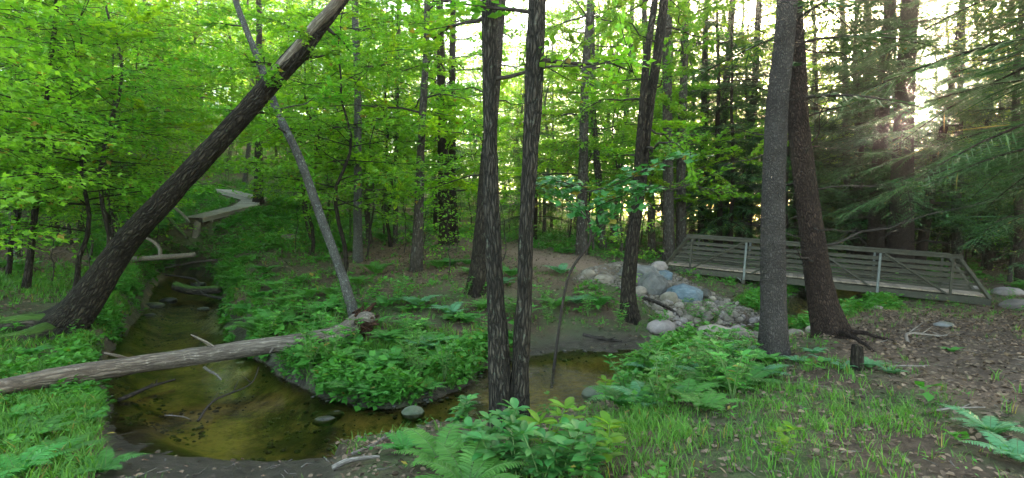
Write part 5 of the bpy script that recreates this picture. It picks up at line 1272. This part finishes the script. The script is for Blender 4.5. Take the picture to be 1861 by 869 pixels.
nb_ = ((5.2, 'nearest'), (8, 'near'), (9.5, 'farther'), (12, 'far'), (15, 'distant'), (999, 'farthest'))
for g_, what in (('bushes clumped on the near bank', 'leafy bush'), ('low shrubs at the bottom centre', 'broad-leaved bluish shrub'), ('weeds on the middle peninsula', 'peninsula weed'), ('weeds among the cobbles', 'yellowish weed among cobbles'),
                 ('ferns on the left stream bank', 'stream-bank fern'), ('ferns on the middle peninsula', 'peninsula fern'), ('ferns around the small stump', 'low bluish fern'), ('ferns in the near bank clump', 'fern in the bushy clump'), ('ferns on the peninsula tip', 'small tip fern')):
    auto_labels([o for o in scn.objects if o.get('group') == g_], what, nb_)

# sapling with a bent stem in front of the trail
h_ = hero('bent_sapling', [(1000, 590, 9.6, 6), (1030, 515, 9.5, 5), (1072, 440, 9.3, 5), (1066, 385, 9.2, 4), (1062, 345, 9.1, 3)], 'twig', 'thin bent sapling with big flat leaves in front of the dirt trail', 'sapling', seg=8, n=40, disp=0, flare=0, extra_up=0)
g = Geo(); A = []; Bd = []; rs = np.random.default_rng(6)
for (pts) in [[(1062, 350, 9.1), (1120, 335, 9.0), (1190, 300, 8.9), (1250, 285, 8.8)], [(1066, 385, 9.2), (1120, 360, 9.0), (1180, 345, 8.8)], [(1072, 440, 9.3), (1110, 390, 9.1), (1150, 375, 9)], [(1062, 350, 9.1), (1020, 330, 9.2), (980, 340, 9.3)], [(1070, 400, 9.2), (1040, 370, 9.3), (1010, 352, 9.4)]]:
    P_ = smooth_path([pix3(*q) - h_[3] for q in pts], 12); V, Q, T_, bk = tube(P_, np.linspace(.012, .004, 12), 4); g.add(V, Q, T_, None, bk)
    for k in range(75):
        i = rs.integers(2, 12); dd = unit(P_[-1] - P_[0]); A.append(P_[i] + rs.normal(0, .12, 3) * np.array([1, 1, .35])); Bd.append(unit(dd + rs.normal(0, .6, 3) * np.array([1, 1, .25])))
obj('branch', g.mesh('branch', M['twig']), h_[0])
V, T_, rr = leaves(MAPLE, A, Bd, unit(np.array([0, -.25, 1]) + rs.normal(0, .25, (len(A), 3))), .13 + .07 * rs.random(len(A)), rs.random(len(A)))
obj('crown', leaves_mesh('crown', M['shrub'], [(V, T_, rr)]), h_[0])
# near maples whose leafy boughs fill the upper left
mb = {}
for s in range(2):
    t_, c_, n_ = crown_maple(700 + s, 8.0, 2.0, 3.3, 38, .12, MAPLE, 'maple', 1.35, .4, rise=.1, r0=.07, bark='bark_dark'); mb[s] = tree_proto('near_maple', [('trunk', t_), ('crown', c_)]); print('near', n_)
for i, (px, D, s, k, lab) in enumerate([(-160, 8.5, .95, 0, 'maple outside the left edge whose leaves hang into the upper left'), (30, 16.5, 1.0, 1, 'leafy maple on the left bank behind the leaning trunk'),
        (262, 25, 1.15, 0, 'leafy maple behind the lower middle of the leaning trunk'), (560, 20, 1.05, 1, 'leafy maple right of the leaning trunk behind the grey snag'), (200, 22, 1.15, 1, 'leafy maple left of the leaning trunk on the far bank'), (700, 22.5, 1.1, 0, 'leafy maple left of the dark trunks by the trail'),
        (140, 13.6, .95, 0, 'leafy maple right behind the foot of the leaning trunk'), (620, 15.5, 1.0, 1, 'leafy maple spreading its sprays just behind the grey snag'), (-60, 12, 1.0, 1, 'leafy maple at the left edge beyond the fallen log')]):
    o = mb[k] if i < 2 else copy_tree(mb[k])
    x = X(px, D); o.location = (x, D, H1(x, D)); o.scale = (s, s, s); o.rotation_euler = (0, 0, i * 1.7); tag(o, lab, 'tree')
r_ = np.random.default_rng(99); N = 60000
px = r_.uniform(-500, 2400, N); D = r_.uniform(85, 150, N); x = (px - CX) / F * D; x = x + r_.normal(0, .5, N); zg = base_h(x, D)
top = 11 + 5 * n2(x, D, .12, 91) ; hz_ = r_.random(N) * top; kp = (n2(x, D + hz_ * 3, .35, 92) > -.12)
P_ = np.stack([x, D, zg + hz_], 1)[kp]; n_ = len(P_)
V, T_, rr = leaves(LEAF2, P_, unit(r_.normal(0, 1, (n_, 3)) * np.array([1, 1, .4])), unit(np.array([0, -.3, 1]) + r_.normal(0, .5, (n_, 3))), .55 + .5 * r_.random(n_), r_.random(n_), 1.2)
o = obj('far_woods', leaves_mesh('far_woods', M['canopy'], [(V, T_, rr)])); tag(o, 'far green foliage of the woods closing the view', 'woods', kind='stuff')
bpy.context.view_layer.update()
eye = Vector((0, 0, EYE)); s1 = sd.cross(Vector((0, 0, 1))).normalized(); s2 = s1.cross(sd)
rays = [(sd + s1 * a_ * R(.5) + s2 * b_ * R(.5)).normalized() for a_, b_ in ((0, 0), (1, 0), (-1, 0), (0, 1), (0, -1), (.6, .6), (-.6, .6), (.6, -.6), (-.6, -.6))]
moved = removed = 0
for o in [q for q in scn.objects if q.type == 'EMPTY' and q.get('category') == 'tree' and len(q.children) and any(c_.name.startswith('crown') for c_ in q.children) and q.name.split('.')[0] in ('forest_tree', 'maple_tree', 'hemlock_tree', 'near_maple')]:
    if o.location.y < 5 or abs(o.location.x - .7515 * o.location.y) > 8: continue
    if any(c_.name.startswith('branches') for c_ in o.children): continue
    def hits():
        mt_ = Matrix.LocRotScale(o.location, o.rotation_euler, o.scale); inv_ = mt_.inverted(); n_ = 0
        for c_ in o.children:
            if c_.type != 'MESH': continue
            for r0_ in rays:
                if c_.ray_cast(inv_ @ eye, (inv_.to_3x3() @ r0_).normalized())[0]: n_ += 1
        return n_
    best = (hits(), o.rotation_euler.z)
    for tr2 in range(30):
        if best[0] == 0: break
        o.rotation_euler.z = tr2 * .21; h2 = hits()
        if h2 < best[0]: best = (h2, o.rotation_euler.z)
    o.rotation_euler.z = best[1]; moved += 1
    if best[0] > 0:
        for c_ in list(o.children): bpy.data.objects.remove(c_)
        bpy.data.objects.remove(o); removed += 1
print('sun gap: turned', moved, 'left out', removed)
bpy.context.view_layer.update(); dg = bpy.context.evaluated_depsgraph_get()
for k_, r0_ in enumerate(rays):
    p_ = eye.copy(); names = []
    for q in range(6):
        h_, l_, n__, i__, ob_, m__ = scn.ray_cast(dg, p_, r0_)
        if not h_: break
        names.append((ob_.name, ob_.parent.name if ob_.parent else '', round(l_.y, 1))); p_ = l_ + r0_ * .02
    print('ray', k_, names)
# ------------------------------------------------------------------ evening air
hz = make_mesh('haze', [(-230, -60, -4), (230, -60, -4), (230, 260, -4), (-230, 260, -4), (-230, -60, 75), (230, -60, 75), (230, 260, 75), (-230, 260, 75)],
               [[(0, 3, 2, 1), (4, 5, 6, 7), (0, 1, 5, 4), (1, 2, 6, 5), (2, 3, 7, 6), (3, 0, 4, 7)]], None, False)
hm, hnt, hn, hl = mat_base('haze'); pv = hn.new('ShaderNodeVolumePrincipled'); ho = hn.new('ShaderNodeOutputMaterial'); hl.new(pv.outputs[0], ho.inputs['Volume'])
pv.inputs['Color'].default_value = (.9, .95, .9, 1); pv.inputs['Density'].default_value = .0026; pv.inputs['Anisotropy'].default_value = .94
hz.materials.append(hm); tag(obj('haze', hz), 'faint evening haze in the forest air', 'haze', kind='stuff')
scn.cycles.volume_bounces = 0
print('objects', len(scn.objects), 'tris', sum(len(m.polygons) for m in bpy.data.meshes))
